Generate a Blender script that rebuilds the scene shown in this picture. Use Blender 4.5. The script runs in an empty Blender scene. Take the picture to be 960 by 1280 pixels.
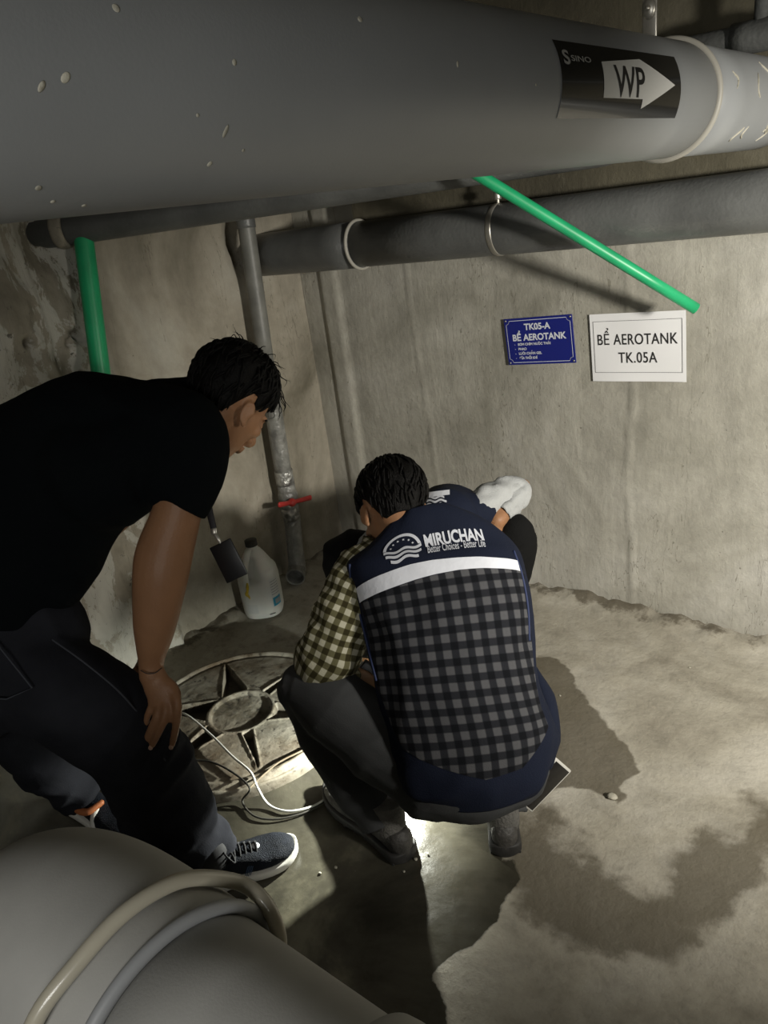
import bpy, bmesh, math, random
import numpy as np
from mathutils import Vector, Matrix, noise

random.seed(7); rng = np.random.RandomState(7)
S = bpy.context.scene
COL = S.collection
PI = math.pi

# ------------------------------------------------------------------ camera
F_PX = 960.0
RW = np.array([[0.78441495, -0.15248307, 0.60120055],
               [0.60809151, 0.37994896, -0.6970391],
               [-0.12213886, 0.91235284, 0.3907613]])
CAMP = np.array([0.0, 0.0, 1.5])
cd = bpy.data.cameras.new('camera'); cam = bpy.data.objects.new('camera', cd); COL.objects.link(cam)
cd.sensor_fit = 'VERTICAL'; cd.sensor_height = 34.6; cd.lens = 34.6 * F_PX / 1280.0
cd.clip_start = 0.02; cd.clip_end = 60
cam.matrix_world = Matrix.Translation(Vector(CAMP)) @ Matrix(RW.tolist()).to_4x4()
S.camera = cam

def at(px, py, d):
    return CAMP + RW @ np.array([(px - 480) / F_PX, -(py - 640) / F_PX, -1.0]) * d
def floor_at(px, py, z=0.0):
    r = RW @ np.array([(px - 480) / F_PX, -(py - 640) / F_PX, -1.0])
    return CAMP + r * ((z - 1.5) / r[2])

# ------------------------------------------------------------------ world, lights, exposure
w = bpy.data.worlds.new('world'); S.world = w; w.use_nodes = True
w.node_tree.nodes['Background'].inputs[0].default_value = (0.75, 0.78, 0.70, 1)
w.node_tree.nodes['Background'].inputs[1].default_value = 0.012
S.view_settings.view_transform = 'Standard'; S.view_settings.look = 'None'
S.view_settings.gamma = 1.0; S.view_settings.exposure = 0.0
S.view_settings.use_curve_mapping = False

def area(name, loc, target, size, power, col, size_y=None):
    l = bpy.data.lights.new(name, 'AREA'); l.energy = power; l.color = col
    l.shape = 'RECTANGLE'; l.size = size; l.size_y = size_y or size
    o = bpy.data.objects.new(name, l); COL.objects.link(o); o.location = loc
    o.rotation_euler = (Vector(target) - Vector(loc)).to_track_quat('-Z', 'Y').to_euler()
    return o
def spot(name, loc, target, ang, power, col, rad=0.02, blend=0.6):
    l = bpy.data.lights.new(name, 'SPOT'); l.energy = power; l.color = col
    l.spot_size = math.radians(ang); l.spot_blend = blend; l.shadow_soft_size = rad
    o = bpy.data.objects.new(name, l); COL.objects.link(o); o.location = loc
    o.rotation_euler = (Vector(target) - Vector(loc)).to_track_quat('-Z', 'Y').to_euler()
    return o
# basement light fitting on the right, out of view
spot('room_lamp', (1.05, 1.0, 1.35), (-0.60, 2.2, 0.55), 84, 330, (1.0, 0.955, 0.86), 0.10, 1.0)
area('pipe_fill', (0.15, -0.85, 1.50), (-1.0, 0.9, 1.15), 0.6, 9.5, (0.98, 0.97, 0.93), 0.4)  # unseen fill light added behind the camera to brighten the pipes
# the phone torch held low between the crouching men
TORCH = np.array([-1.12, 1.20, 0.165])
spot('torch_light', tuple(TORCH - np.array([0, 0, 0.012])), (-1.16, 1.16, 0.0), 168, 38.0, (0.98, 1.0, 0.90), 0.006, 0.35)

# ------------------------------------------------------------------ materials
def nodes(m): return m.node_tree.nodes, m.node_tree.links
def mat(name, col, rough=0.6, metal=0.0, noise_amt=0.0, nscale=8.0, bump=0.0, bscale=60.0, spec=0.5, coat=0.0, emit=None, trans=0.0, stretch=(1, 1, 1)):
    m = bpy.data.materials.new(name); m.use_nodes = True
    N, L = nodes(m); b = N['Principled BSDF']
    b.inputs['Base Color'].default_value = (*col, 1); b.inputs['Roughness'].default_value = rough
    b.inputs['Metallic'].default_value = metal; b.inputs['Specular IOR Level'].default_value = spec
    b.inputs['Coat Weight'].default_value = coat
    if emit:
        b.inputs['Emission Color'].default_value = (*emit[:3], 1); b.inputs['Emission Strength'].default_value = emit[3]
    if noise_amt or bump:
        tc = N.new('ShaderNodeTexCoord'); mp = N.new('ShaderNodeMapping'); mp.inputs['Scale'].default_value = stretch
        L.new(tc.outputs['Object'], mp.inputs['Vector'])
    if noise_amt:
        n = N.new('ShaderNodeTexNoise'); n.inputs['Scale'].default_value = nscale; n.inputs['Detail'].default_value = 6
        L.new(mp.outputs[0], n.inputs['Vector'])
        r = N.new('ShaderNodeMapRange'); r.inputs['From Min'].default_value = .3; r.inputs['From Max'].default_value = .7
        r.inputs['To Min'].default_value = 1 - noise_amt; r.inputs['To Max'].default_value = 1 + noise_amt
        L.new(n.outputs['Fac'], r.inputs['Value'])
        mx = N.new('ShaderNodeVectorMath'); mx.operation = 'SCALE'; mx.inputs[0].default_value = col
        L.new(r.outputs[0], mx.inputs['Scale']); L.new(mx.outputs[0], b.inputs['Base Color'])
    if bump:
        n2 = N.new('ShaderNodeTexNoise'); n2.inputs['Scale'].default_value = bscale; n2.inputs['Detail'].default_value = 4
        L.new(mp.outputs[0], n2.inputs['Vector'])
        bp = N.new('ShaderNodeBump'); bp.inputs['Strength'].default_value = bump; bp.inputs['Distance'].default_value = 0.01
        L.new(n2.outputs['Fac'], bp.inputs['Height']); L.new(bp.outputs[0], b.inputs['Normal'])
    return m

def ramp(N, stops):
    r = N.new('ShaderNodeValToRGB'); e = r.color_ramp.elements
    while len(e) < len(stops): e.new(0.5)
    for k, (p, c) in enumerate(stops):
        e[k].position = p; e[k].color = (c[0], c[1], c[2], 1) if not isinstance(c, (int, float)) else (c, c, c, 1)
    return r
def mixc(N, L, fac, a, b, blend='MIX'):
    m = N.new('ShaderNodeMix'); m.data_type = 'RGBA'; m.blend_type = blend
    for sock, v in ((m.inputs[0], fac), (m.inputs[6], a), (m.inputs[7], b)):
        if hasattr(v, 'links'): L.new(v, sock)
        elif isinstance(v, (int, float)): sock.default_value = v
        else: sock.default_value = (*v, 1)
    return m.outputs[2]
def math_n(N, L, op, a, b=None, c=None):
    m = N.new('ShaderNodeMath'); m.operation = op
    for k, v in enumerate((a, b, c)):
        if v is None: continue
        if hasattr(v, 'links'): L.new(v, m.inputs[k])
        else: m.inputs[k].default_value = v
    return m.outputs[0]
def tex(N, L, vec, scale, detail=6, rough=0.55, dist=0.0):
    n = N.new('ShaderNodeTexNoise'); n.inputs['Scale'].default_value = scale; n.inputs['Detail'].default_value = detail
    n.inputs['Roughness'].default_value = rough; n.inputs['Distortion'].default_value = dist
    L.new(vec, n.inputs['Vector']); return n.outputs['Fac']
def mapping(N, L, sc, loc=(0, 0, 0)):
    tc = N.new('ShaderNodeTexCoord'); mp = N.new('ShaderNodeMapping')
    mp.inputs['Scale'].default_value = sc; mp.inputs['Location'].default_value = loc
    L.new(tc.outputs['Object'], mp.inputs['Vector']); return mp.outputs[0]

def concrete_wall(name, base=(0.385, 0.37, 0.32), dark=(0.23, 0.22, 0.18), light=(0.50, 0.485, 0.44), seam_axis='x'):
    m = bpy.data.materials.new(name); m.use_nodes = True
    N, L = nodes(m); b = N['Principled BSDF']
    v1 = mapping(N, L, (1, 1, 1)); vs = mapping(N, L, (2.6, 2.6, 0.5)); 
    n1 = tex(N, L, v1, 1.7, 8, 0.62, 0.6)
    n2 = tex(N, L, vs, 2.2, 7, 0.6, 0.3)
    n3 = tex(N, L, v1, 14, 8, 0.7)
    r1 = ramp(N, [(0.30, dark), (0.52, base), (0.72, light)]); L.new(n1, r1.inputs[0])
    r2 = ramp(N, [(0.30, 0.72), (0.5, 1.0), (0.72, 1.10)]); L.new(n2, r2.inputs[0])
    c = mixc(N, L, 0.6, r1.outputs[0], r2.outputs[0], 'MULTIPLY')
    r3 = ramp(N, [(0.3, 0.78), (0.55, 1.0), (0.75, 1.12)]); L.new(n3, r3.inputs[0])
    c = mixc(N, L, 0.6, c, r3.outputs[0], 'MULTIPLY')
    if name == 'concrete_aged':
        # flaking pale plaster on the rough pier nearer the camera
        sp_ = N.new('ShaderNodeSeparateXYZ'); L.new(v1, sp_.inputs[0])
        pm = N.new('ShaderNodeMapRange'); pm.inputs['From Min'].default_value = -.92; pm.inputs['From Max'].default_value = -.98; L.new(sp_.outputs[1], pm.inputs['Value'])
        nf = tex(N, L, mapping(N, L, (1, 6, 3)), 1.6, 9, .68, .4); rf = ramp(N, [(.47, 0.0), (.50, 1.0)]); L.new(nf, rf.inputs[0])
        c = mixc(N, L, math_n(N, L, 'MULTIPLY', math_n(N, L, 'MULTIPLY', pm.outputs[0], rf.outputs[0]), .75), c, (.50, .49, .44))
        nd = tex(N, L, v1, 26, 6, .7); rd = ramp(N, [(.30, 1.0), (.36, 0.0)]); L.new(nd, rd.inputs[0])
        c = mixc(N, L, math_n(N, L, 'MULTIPLY', math_n(N, L, 'MULTIPLY', pm.outputs[0], rd.outputs[0]), .8), c, (.05, .045, .035))
    # pin holes and bug holes
    vo = N.new('ShaderNodeTexVoronoi'); vo.inputs['Scale'].default_value = 30; L.new(v1, vo.inputs['Vector'])
    nh = tex(N, L, v1, 5, 3); hthr = N.new('ShaderNodeMapRange'); hthr.inputs['From Min'].default_value = .52
    hthr.inputs['From Max'].default_value = .78; hthr.inputs['To Min'].default_value = 0.0; hthr.inputs['To Max'].default_value = 0.2
    L.new(nh, hthr.inputs['Value'])
    hole = math_n(N, L, 'LESS_THAN', vo.outputs['Distance'], hthr.outputs[0])
    c = mixc(N, L, math_n(N, L, 'MULTIPLY', hole, 0.55), c, (0.10, 0.09, 0.07))
    # thin meandering vertical cracks / drip lines
    wv = mapping(N, L, (3.1, 3.1, 0.5), (0.35, 0.2, 0))
    w1 = tex(N, L, wv, 1.6, 5, 0.65, 0.0)
    cr = math_n(N, L, 'LESS_THAN', math_n(N, L, 'ABSOLUTE', math_n(N, L, 'SUBTRACT', w1, 0.5)), 0.0016)
    c = mixc(N, L, math_n(N, L, 'MULTIPLY', cr, 0.5), c, (0.12, 0.11, 0.08))
    L.new(c, b.inputs['Base Color']); b.inputs['Roughness'].default_value = 0.88
    b.inputs['Specular IOR Level'].default_value = 0.25
    h = math_n(N, L, 'ADD', math_n(N, L, 'MULTIPLY', n3, 0.5), math_n(N, L, 'MULTIPLY', n2, 0.6))
    h = math_n(N, L, 'SUBTRACT', h, math_n(N, L, 'MULTIPLY', hole, 0.35))
    h = math_n(N, L, 'SUBTRACT', h, math_n(N, L, 'MULTIPLY', cr, 0.3))
    bp = N.new('ShaderNodeBump'); bp.inputs['Strength'].default_value = 0.55; bp.inputs['Distance'].default_value = 0.02
    L.new(h, bp.inputs['Height']); L.new(bp.outputs[0], b.inputs['Normal'])
    return m

M = {}
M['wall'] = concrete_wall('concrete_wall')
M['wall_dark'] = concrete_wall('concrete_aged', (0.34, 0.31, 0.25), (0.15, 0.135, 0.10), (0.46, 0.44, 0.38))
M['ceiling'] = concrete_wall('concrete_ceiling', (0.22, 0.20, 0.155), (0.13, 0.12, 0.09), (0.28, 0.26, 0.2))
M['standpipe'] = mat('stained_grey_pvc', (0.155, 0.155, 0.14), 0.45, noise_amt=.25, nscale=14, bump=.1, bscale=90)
M['beam'] = concrete_wall('concrete_beam_shaded', (0.10, 0.09, 0.062), (0.06, 0.054, 0.038), (0.14, 0.128, 0.095))  # shade over the beam is put into its darker colour
M['pipe'] = mat('grey_pvc', (0.27, 0.28, 0.285), 0.42, noise_amt=.10, nscale=3, bump=.03, bscale=300)
M['pipe_dusty'] = mat('dusty_grey_pvc', (0.47, 0.465, 0.44), 0.7, noise_amt=.14, nscale=7, bump=.04, bscale=400, spec=.3)
M['pipe_dark'] = mat('dark_grey_pvc', (0.085, 0.088, 0.085), 0.5, noise_amt=.3, nscale=6, bump=.2, bscale=90)
M['pipe_wall'] = mat('grey_drain_pvc', (0.105, 0.108, 0.105), 0.38, noise_amt=.3, nscale=6, bump=.15, bscale=90)
M['glue'] = mat('dried_cement_glue', (0.40, 0.38, 0.31), 0.7, noise_amt=.25, nscale=18, bump=.5, bscale=60)
M['ring'] = mat('pale_pipe_ring', (0.36, 0.345, 0.30), 0.5, noise_amt=.15)
M['ring_grey'] = mat('grey_seal_ring', (0.36, 0.37, 0.38), 0.5, noise_amt=.1)
M['hose'] = mat('clear_hose', (0.50, 0.465, 0.37), 0.28, noise_amt=.12, nscale=12, coat=.3)
M['green'] = mat('green_ppr', (0.015, 0.36, 0.145), 0.4, noise_amt=.18, nscale=9)
M['clearpipe'] = mat('wrapped_pipe', (0.20, 0.20, 0.185), 0.3, noise_amt=.4, nscale=25, bump=.7, bscale=45, coat=.4)
M['foil'] = mat('foil_tape', (0.42, 0.42, 0.40), 0.28, metal=.65, noise_amt=.7, nscale=22, bump=1, bscale=50)
M['red'] = mat('red_plastic', (0.50, 0.035, 0.03), 0.4)
M['steel'] = mat('galvanised_steel', (0.45, 0.43, 0.38), 0.35, metal=.7, noise_amt=.3)
M['rust'] = mat('dark_rubber', (0.03, 0.028, 0.022), 0.8)
M['black_film'] = mat('black_sticker_film', (0.012, 0.012, 0.012), 0.22, coat=.3)
M['white_print'] = mat('white_print', (0.66, 0.66, 0.63), 0.5)
M['faint_print'] = mat('faded_white_print', (0.36, 0.36, 0.34), 0.5)
M['black_print'] = mat('black_print', (0.02, 0.02, 0.02), 0.5)
M['blue_sign'] = mat('blue_sign', (0.012, 0.018, 0.17), 0.3, coat=.2)
M['sign_white'] = mat('sign_white', (0.62, 0.64, 0.70), 0.4)
M['paper'] = mat('white_paper', (0.74, 0.74, 0.75), 0.5)
M['skin'] = mat('skin', (0.31, 0.158, 0.080), 0.5, noise_amt=.06, nscale=25, bump=.12, bscale=220, spec=.4)
M['skin'].node_tree.nodes['Principled BSDF'].inputs['Subsurface Weight'].default_value = 0.08
M['skin'].node_tree.nodes['Principled BSDF'].inputs['Subsurface Radius'].default_value = (.01, .004, .002)
M['nail'] = mat('nail', (0.52, 0.33, 0.24), 0.3)
M['eye'] = mat('eye_white', (0.5, 0.48, 0.44), 0.25)
M['hair'] = mat('black_hair', (0.004, 0.0036, 0.0033), 0.5, noise_amt=.4, nscale=30, bump=.4, bscale=200, stretch=(1, 3, 1), spec=.12)
M['black_shirt'] = mat('black_cotton', (0.0045, 0.006, 0.007), 0.95, bump=.25, bscale=500, spec=.08)
M['jeans'] = mat('charcoal_denim', (0.022, 0.023, 0.028), 0.95, noise_amt=.35, nscale=7, bump=.12, bscale=260, spec=.05)
M['stitch'] = mat('seam', (0.055, 0.06, 0.075), 0.9)
M['grey_pants'] = mat('grey_trousers', (0.062, 0.064, 0.066), 0.9, noise_amt=.12, nscale=7, bump=.12, bscale=300, spec=.1)
M['grey_light'] = mat('grey_trouser_fabric', (0.16, 0.165, 0.17), 0.9, bump=.3, bscale=300, spec=.15)
M['black_pants'] = mat('black_trousers', (0.008, 0.008, 0.008), 0.9, bump=.3, bscale=300, spec=.1)
M['navy'] = mat('navy_fabric', (.008, .0115, .026), 0.85, noise_amt=.1, bump=.25, bscale=350, spec=.2)
M['piping'] = mat('blue_piping', (0.018, 0.03, 0.09), 0.7)
M['reflective'] = mat('reflective_tape', (0.70, 0.72, 0.78), 0.4, noise_amt=.05, nscale=20, bump=.15, bscale=80)
M['white_shirt'] = mat('pale_grey_shirt', (0.40, 0.41, 0.41), 0.85, noise_amt=.1, bump=.3, bscale=260, spec=.2)
M['shoe_navy'] = mat('navy_mesh_shoe', (0.006, 0.008, 0.013), 0.8, noise_amt=.3, nscale=30, bump=.5, bscale=400, spec=.2)
M['shoe_blue'] = mat('blue_shoe_overlay', (0.03, 0.06, 0.12), 0.5)
M['sole'] = mat('white_sole', (0.62, 0.61, 0.56), 0.55, noise_amt=.1)
M['lace'] = mat('black_lace', (0.008, 0.008, 0.01), 0.8)
M['orange'] = mat('orange_shoe_fabric', (0.40, 0.13, 0.045), 0.6)
M['boot'] = mat('dusty_black_leather', (0.05, 0.047, 0.043), 0.6, noise_amt=.5, nscale=16, bump=.4, bscale=90)
M['boot_sole'] = mat('black_rubber_sole', (0.022, 0.021, 0.02), 0.65, noise_amt=.4, nscale=12)
M['boot_pale'] = mat('worn_grey_collar', (0.13, 0.125, 0.115), 0.8, noise_amt=.3, nscale=20, bump=.5, bscale=160)
M['phone'] = mat('black_glass', (0.003, 0.003, 0.004), 0.12, coat=.4)
M['phone_frame'] = mat('pale_phone_frame', (0.55, 0.54, 0.50), 0.35)
M['led'] = mat('led', (1, 1, 1), 0.3, emit=(0.92, 1.0, 0.97, 260))
M['badge'] = mat('black_badge_holder', (0.006, 0.006, 0.007), 0.35)
M['lanyard'] = mat('lanyard_ribbon', (0.022, 0.02, 0.024), 0.7)
M['jug'] = mat('white_hdpe', (0.60, 0.61, 0.58), 0.42, noise_amt=.1, nscale=9, spec=.4)
M['jug'].node_tree.nodes['Principled BSDF'].inputs['Subsurface Weight'].default_value = 0.1
M['jug_label'] = mat('jug_label', (0.55, 0.57, 0.56), 0.4)
M['jug_blue'] = mat('jug_blue', (0.02, 0.23, 0.36), 0.4)
M['yellow'] = mat('yellow_smear', (0.5, 0.36, 0.02), 0.5, noise_amt=.3, nscale=60)
M['cord_dirty'] = mat('dirty_cord', (0.14, 0.11, 0.07), 0.7, noise_amt=.3, nscale=30)
M['cord'] = mat('white_cord', (0.62, 0.62, 0.58), 0.45)
M['device'] = mat('device_black', (0.012, 0.013, 0.016), 0.4)

def cast_iron():
    m = bpy.data.materials.new('manhole_iron'); m.use_nodes = True
    N, L = nodes(m); b = N['Principled BSDF']; v = mapping(N, L, (1, 1, 1))
    n1 = tex(N, L, v, 9, 8, .65); n2 = tex(N, L, v, 42, 5, .6); n3 = tex(N, L, v, 3, 4)
    r = ramp(N, [(.33, (.045, .037, .026)), (.43, (.13, .112, .08)), (.55, (.24, .225, .18)), (.72, (.34, .32, .265))]); L.new(n1, r.inputs[0])
    r2 = ramp(N, [(.34, .12), (.42, .85), (.6, 1.05)]); L.new(n2, r2.inputs[0])
    c = mixc(N, L, .85, r.outputs[0], r2.outputs[0], 'MULTIPLY')
    r3 = ramp(N, [(.45, 0.0), (.65, 1.0)]); L.new(n3, r3.inputs[0])
    c = mixc(N, L, math_n(N, L, 'MULTIPLY', r3.outputs[0], .4), c, (.13, .075, .035))
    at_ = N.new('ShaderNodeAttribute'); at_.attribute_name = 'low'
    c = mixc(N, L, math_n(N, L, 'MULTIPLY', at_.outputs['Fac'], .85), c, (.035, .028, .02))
    L.new(c, b.inputs['Base Color']); b.inputs['Roughness'].default_value = .7
    bp = N.new('ShaderNodeBump'); bp.inputs['Strength'].default_value = .5; bp.inputs['Distance'].default_value = .008
    L.new(math_n(N, L, 'ADD', n1, math_n(N, L, 'MULTIPLY', n2, .5)), bp.inputs['Height']); L.new(bp.outputs[0], b.inputs['Normal'])
    return m
M['iron'] = cast_iron()

def floor_mat():
    m = bpy.data.materials.new('stained_concrete_floor'); m.use_nodes = True
    N, L = nodes(m); b = N['Principled BSDF']; v = mapping(N, L, (1, 1, 1))
    n1 = tex(N, L, v, 2.3, 9, .62, .5); n2 = tex(N, L, v, 11, 9, .7); n3 = tex(N, L, v, 60, 5, .6)
    r = ramp(N, [(.30, (.19, .17, .13)), (.48, (.35, .325, .265)), (.68, (.47, .445, .385))]); L.new(n1, r.inputs[0])
    r2 = ramp(N, [(.3, .72), (.5, 1.0), (.72, 1.15)]); L.new(n2, r2.inputs[0])
    c = mixc(N, L, .8, r.outputs[0], r2.outputs[0], 'MULTIPLY')
    r4 = ramp(N, [(.3, .8), (.5, 1.0)]); L.new(n3, r4.inputs[0]); c = mixc(N, L, .5, c, r4.outputs[0], 'MULTIPLY')
    A = N.new('ShaderNodeAttribute'); A.attribute_name = 'damp_shade'
    B = N.new('ShaderNodeAttribute'); B.attribute_name = 'wet'
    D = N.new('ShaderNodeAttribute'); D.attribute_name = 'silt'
    def edge(a, amp, lo, hi):
        s = math_n(N, L, 'ADD', a.outputs['Fac'], math_n(N, L, 'MULTIPLY', math_n(N, L, 'SUBTRACT', n2, .5), amp))
        q = N.new('ShaderNodeMapRange'); q.interpolation_type = 'SMOOTHSTEP'
        q.inputs['From Min'].default_value = lo; q.inputs['From Max'].default_value = hi; L.new(s, q.inputs['Value']); return q.outputs[0]
    fd = edge(A, .9, .35, .65); fw = edge(B, .5, .45, .55); fs = edge(D, 1.4, .42, .62)
    c = mixc(N, L, math_n(N, L, 'MULTIPLY', fd, .80), c, (.085, .071, .045))
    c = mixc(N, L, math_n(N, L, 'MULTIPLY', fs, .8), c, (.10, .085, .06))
    wc = ramp(N, [(.40, (.011, .0105, .007)), (.56, (.042, .039, .026)), (.68, (.13, .12, .08))]); L.new(n1, wc.inputs[0])
    c = mixc(N, L, math_n(N, L, 'MULTIPLY', fw, .92), c, wc.outputs[0])
    L.new(c, b.inputs['Base Color'])
    rr = math_n(N, L, 'SUBTRACT', .85, math_n(N, L, 'MULTIPLY', fd, .25))
    rw = math_n(N, L, 'MULTIPLY', n2, .42)
    mr = N.new('ShaderNodeMix'); L.new(fw, mr.inputs[0]); L.new(rr, mr.inputs[2]); L.new(rw, mr.inputs[3])
    L.new(mr.outputs[0], b.inputs['Roughness'])
    bp = N.new('ShaderNodeBump'); bp.inputs['Distance'].default_value = .012
    st = math_n(N, L, 'SUBTRACT', .5, math_n(N, L, 'MULTIPLY', fw, .38)); L.new(st, bp.inputs['Strength'])
    L.new(math_n(N, L, 'ADD', n2, math_n(N, L, 'MULTIPLY', n3, .35)), bp.inputs['Height']); L.new(bp.outputs[0], b.inputs['Normal'])
    return m
M['floor'] = floor_mat()

def gingham(name, dark, mid, light, period, duty=.5, panel=False):
    """check woven in the cloth; uses the garment's own UV map in metres"""
    m = bpy.data.materials.new(name); m.use_nodes = True
    N, L = nodes(m); b = N['Principled BSDF']
    uv = N.new('ShaderNodeUVMap'); uv.uv_map = 'UVMap'; sp = N.new('ShaderNodeSeparateXYZ'); L.new(uv.outputs[0], sp.inputs[0])
    def band(s):
        f = math_n(N, L, 'FRACT', math_n(N, L, 'DIVIDE', s, period))
        t = math_n(N, L, 'ABSOLUTE', math_n(N, L, 'SUBTRACT', f, .5))
        q = N.new('ShaderNodeMapRange'); q.inputs['From Min'].default_value = duty / 2 - .03; q.inputs['From Max'].default_value = duty / 2 + .03
        q.inputs['To Min'].default_value = 1; q.inputs['To Max'].default_value = 0; L.new(t, q.inputs['Value']); return q.outputs[0]
    a, c = band(sp.outputs[0]), band(sp.outputs[1])
    s = math_n(N, L, 'MULTIPLY', math_n(N, L, 'ADD', a, c), .5)
    r = ramp(N, [(0, dark), (.5, mid), (1, light)]); L.new(s, r.inputs[0])
    col = r.outputs[0]
    if panel:
        # open mesh weave over the check
        def fine(s, p):
            return math_n(N, L, 'GREATER_THAN', math_n(N, L, 'FRACT', math_n(N, L, 'DIVIDE', s, p)), .45)
        f1 = fine(math_n(N, L, 'ADD', sp.outputs[0], sp.outputs[1]), .0042); f2 = fine(math_n(N, L, 'SUBTRACT', sp.outputs[0], sp.outputs[1]), .0042)
        k = math_n(N, L, 'MAXIMUM', f1, f2)
        col = mixc(N, L, k, (.007, .008, .012), col)
    L.new(col, b.inputs['Base Color']); b.inputs['Roughness'].default_value = .9; b.inputs['Specular IOR Level'].default_value = .15
    v = mapping(N, L, (1, 1, 1)); n = tex(N, L, v, 300, 3)
    bp = N.new('ShaderNodeBump'); bp.inputs['Strength'].default_value = .25; bp.inputs['Distance'].default_value = .005
    L.new(n, bp.inputs['Height']); L.new(bp.outputs[0], b.inputs['Normal'])
    return m
M['check'] = gingham('olive_check_cloth', (.035, .03, .012), (.135, .125, .065), (.52, .50, .38), .0255)
M['panel'] = gingham('mesh_over_check', (.005, .0055, .007), (.021, .022, .026), (.105, .105, .11), .0345, .52, True)

# ------------------------------------------------------------------ object helpers
def link(o, parent=None):
    COL.objects.link(o)
    if parent is not None: o.parent = parent
    return o
def tag(o, label=None, cat=None, group=None, kind=None):
    if label: o['label'] = label
    if cat: o['category'] = cat
    if group: o['group'] = group
    if kind: o['kind'] = kind
    return o
def thing(name, label, cat, group=None, loc=(0, 0, 0)):
    o = bpy.data.objects.new(name, None); o.location = loc; link(o); o.empty_display_size = .05
    return tag(o, label, cat, group)

class G:
    """a growing polygon mesh"""
    def __init__(s): s.v = []; s.f = []; s.uv = None
    def add(s, V, Fs):
        o = len(s.v); s.v += [tuple(map(float, p)) for p in V]; s.f += [tuple(i + o for i in f) for f in Fs]; return s
    def merge(s, g): return s.add(g.v, g.f)
    def build(s, name, m, parent=None, smooth=True, origin=None):
        me = bpy.data.meshes.new(name)
        V = np.array(s.v) if len(s.v) else np.zeros((0, 3))
        pl = np.zeros(3)
        if parent is not None: pl = np.array(parent_world(parent))
        org = np.array(origin) if origin is not None else (pl if parent is not None else V.mean(0) * [1, 1, 0] + [0, 0, V[:, 2].min()])
        me.from_pydata((V - org).tolist(), [], s.f); me.update()
        if smooth: me.polygons.foreach_set('use_smooth', [True] * len(me.polygons))
        if s.uv is not None:
            ul = me.uv_layers.new(name='UVMap'); li = np.zeros(len(me.loops), int); me.loops.foreach_get('vertex_index', li)
            ul.data.foreach_set('uv', np.asarray(s.uv, float)[li].ravel())
        me.materials.append(m)
        o = bpy.data.objects.new(name, me); o.location = org - pl
        link(o, parent); return o
def parent_world(p):
    l = Vector(p.location)
    while p.parent is not None: p = p.parent; l += p.location
    return l

def catmull(P, n):
    P = np.asarray(P, float)
    if len(P) == 2 or n <= 1: 
        if n <= 1: return P
        t = np.linspace(0, 1, n + 1)[:, None]; return P[0] * (1 - t) + P[1] * t
    Q = np.vstack([2 * P[0] - P[1], P, 2 * P[-1] - P[-2]]); out = []
    for i in range(1, len(Q) - 2):
        p0, p1, p2, p3 = Q[i - 1], Q[i], Q[i + 1], Q[i + 2]
        for k in range(n):
            t = k / n
            out.append(.5 * ((2 * p1) + (-p0 + p2) * t + (2 * p0 - 5 * p1 + 4 * p2 - p3) * t * t + (-p0 + 3 * p1 - 3 * p2 + p3) * t ** 3))
    out.append(P[-1]); return np.array(out)
def nz(v): v = np.asarray(v, float); return v / (np.linalg.norm(v) + 1e-12)

def tube_rings(P, R, seg=16, up=None, R2=None, sub=4, power=2.0):
    """P path points, R in-plane radii (along side), R2 radii along up"""
    P = np.asarray(P, float); R = np.asarray(R if hasattr(R, '__len__') else [R] * len(P), float)
    R2 = R if R2 is None else np.asarray(R2 if hasattr(R2, '__len__') else [R2] * len(P), float)
    D = catmull(np.hstack([P, R[:, None], R2[:, None]]), sub)
    P, R, R2 = D[:, :3], np.maximum(D[:, 3], 1e-4), np.maximum(D[:, 4], 1e-4)
    T = np.gradient(P, axis=0); T /= np.linalg.norm(T, axis=1)[:, None] + 1e-12
    if up is None:
        up = np.array([0, 0, 1.]) if abs(T[0][2]) < .9 else np.array([0, 1., 0])
        fixed = False
    else: up = np.asarray(up, float); fixed = True
    rings = []; u = up - T[0] * (up @ T[0]); u = nz(u)
    for p, t, r, r2 in zip(P, T, R, R2):
        if fixed: u = nz(up - t * (up @ t))
        else: u = nz(u - t * (u @ t))
        s = np.cross(t, u); a = np.arange(seg) / seg * 2 * PI
        c, sn = np.cos(a), np.sin(a)
        if power != 2: c = np.sign(c) * np.abs(c) ** (2 / power); sn = np.sign(sn) * np.abs(sn) ** (2 / power)
        rings.append(p + np.outer(c * r, s) + np.outer(sn * r2, u))
    return rings, P, T, R, R2
def bridge(rings, closed_ends=True, loop=False):
    g = G(); seg = len(rings[0]); V = np.vstack(rings); Fs = []
    n = len(rings)
    for i in range(n - (0 if loop else 1)):
        for j in range(seg):
            k = (j + 1) % seg; i2 = (i + 1) % n
            Fs.append((i * seg + j, i * seg + k, i2 * seg + k, i2 * seg + j))
    if closed_ends and not loop:
        Fs.append(tuple(range(seg))[::-1]); Fs.append(tuple((n - 1) * seg + j for j in range(seg)))
    g.add(V, Fs); return g
def tube(P, R, seg=16, up=None, R2=None, sub=4, dome=True, power=2.0):
    rings, P_, T, R_, R2_ = tube_rings(P, R, seg, up, R2, sub, power)
    if dome:
        def cap(ring, c, t, r, sgn):
            out = []
            for a in (.35, .7, .9, .99):
                out.append(c + (ring - c) * math.cos(a * PI / 2) + t * sgn * r * math.sin(a * PI / 2))
            return out
        a = cap(rings[0], P_[0], T[0], min(R_[0], R2_[0]), -1)[::-1]; b = cap(rings[-1], P_[-1], T[-1], min(R_[-1], R2_[-1]), 1)
        rings = a + rings + b
    return bridge(rings)
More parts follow.
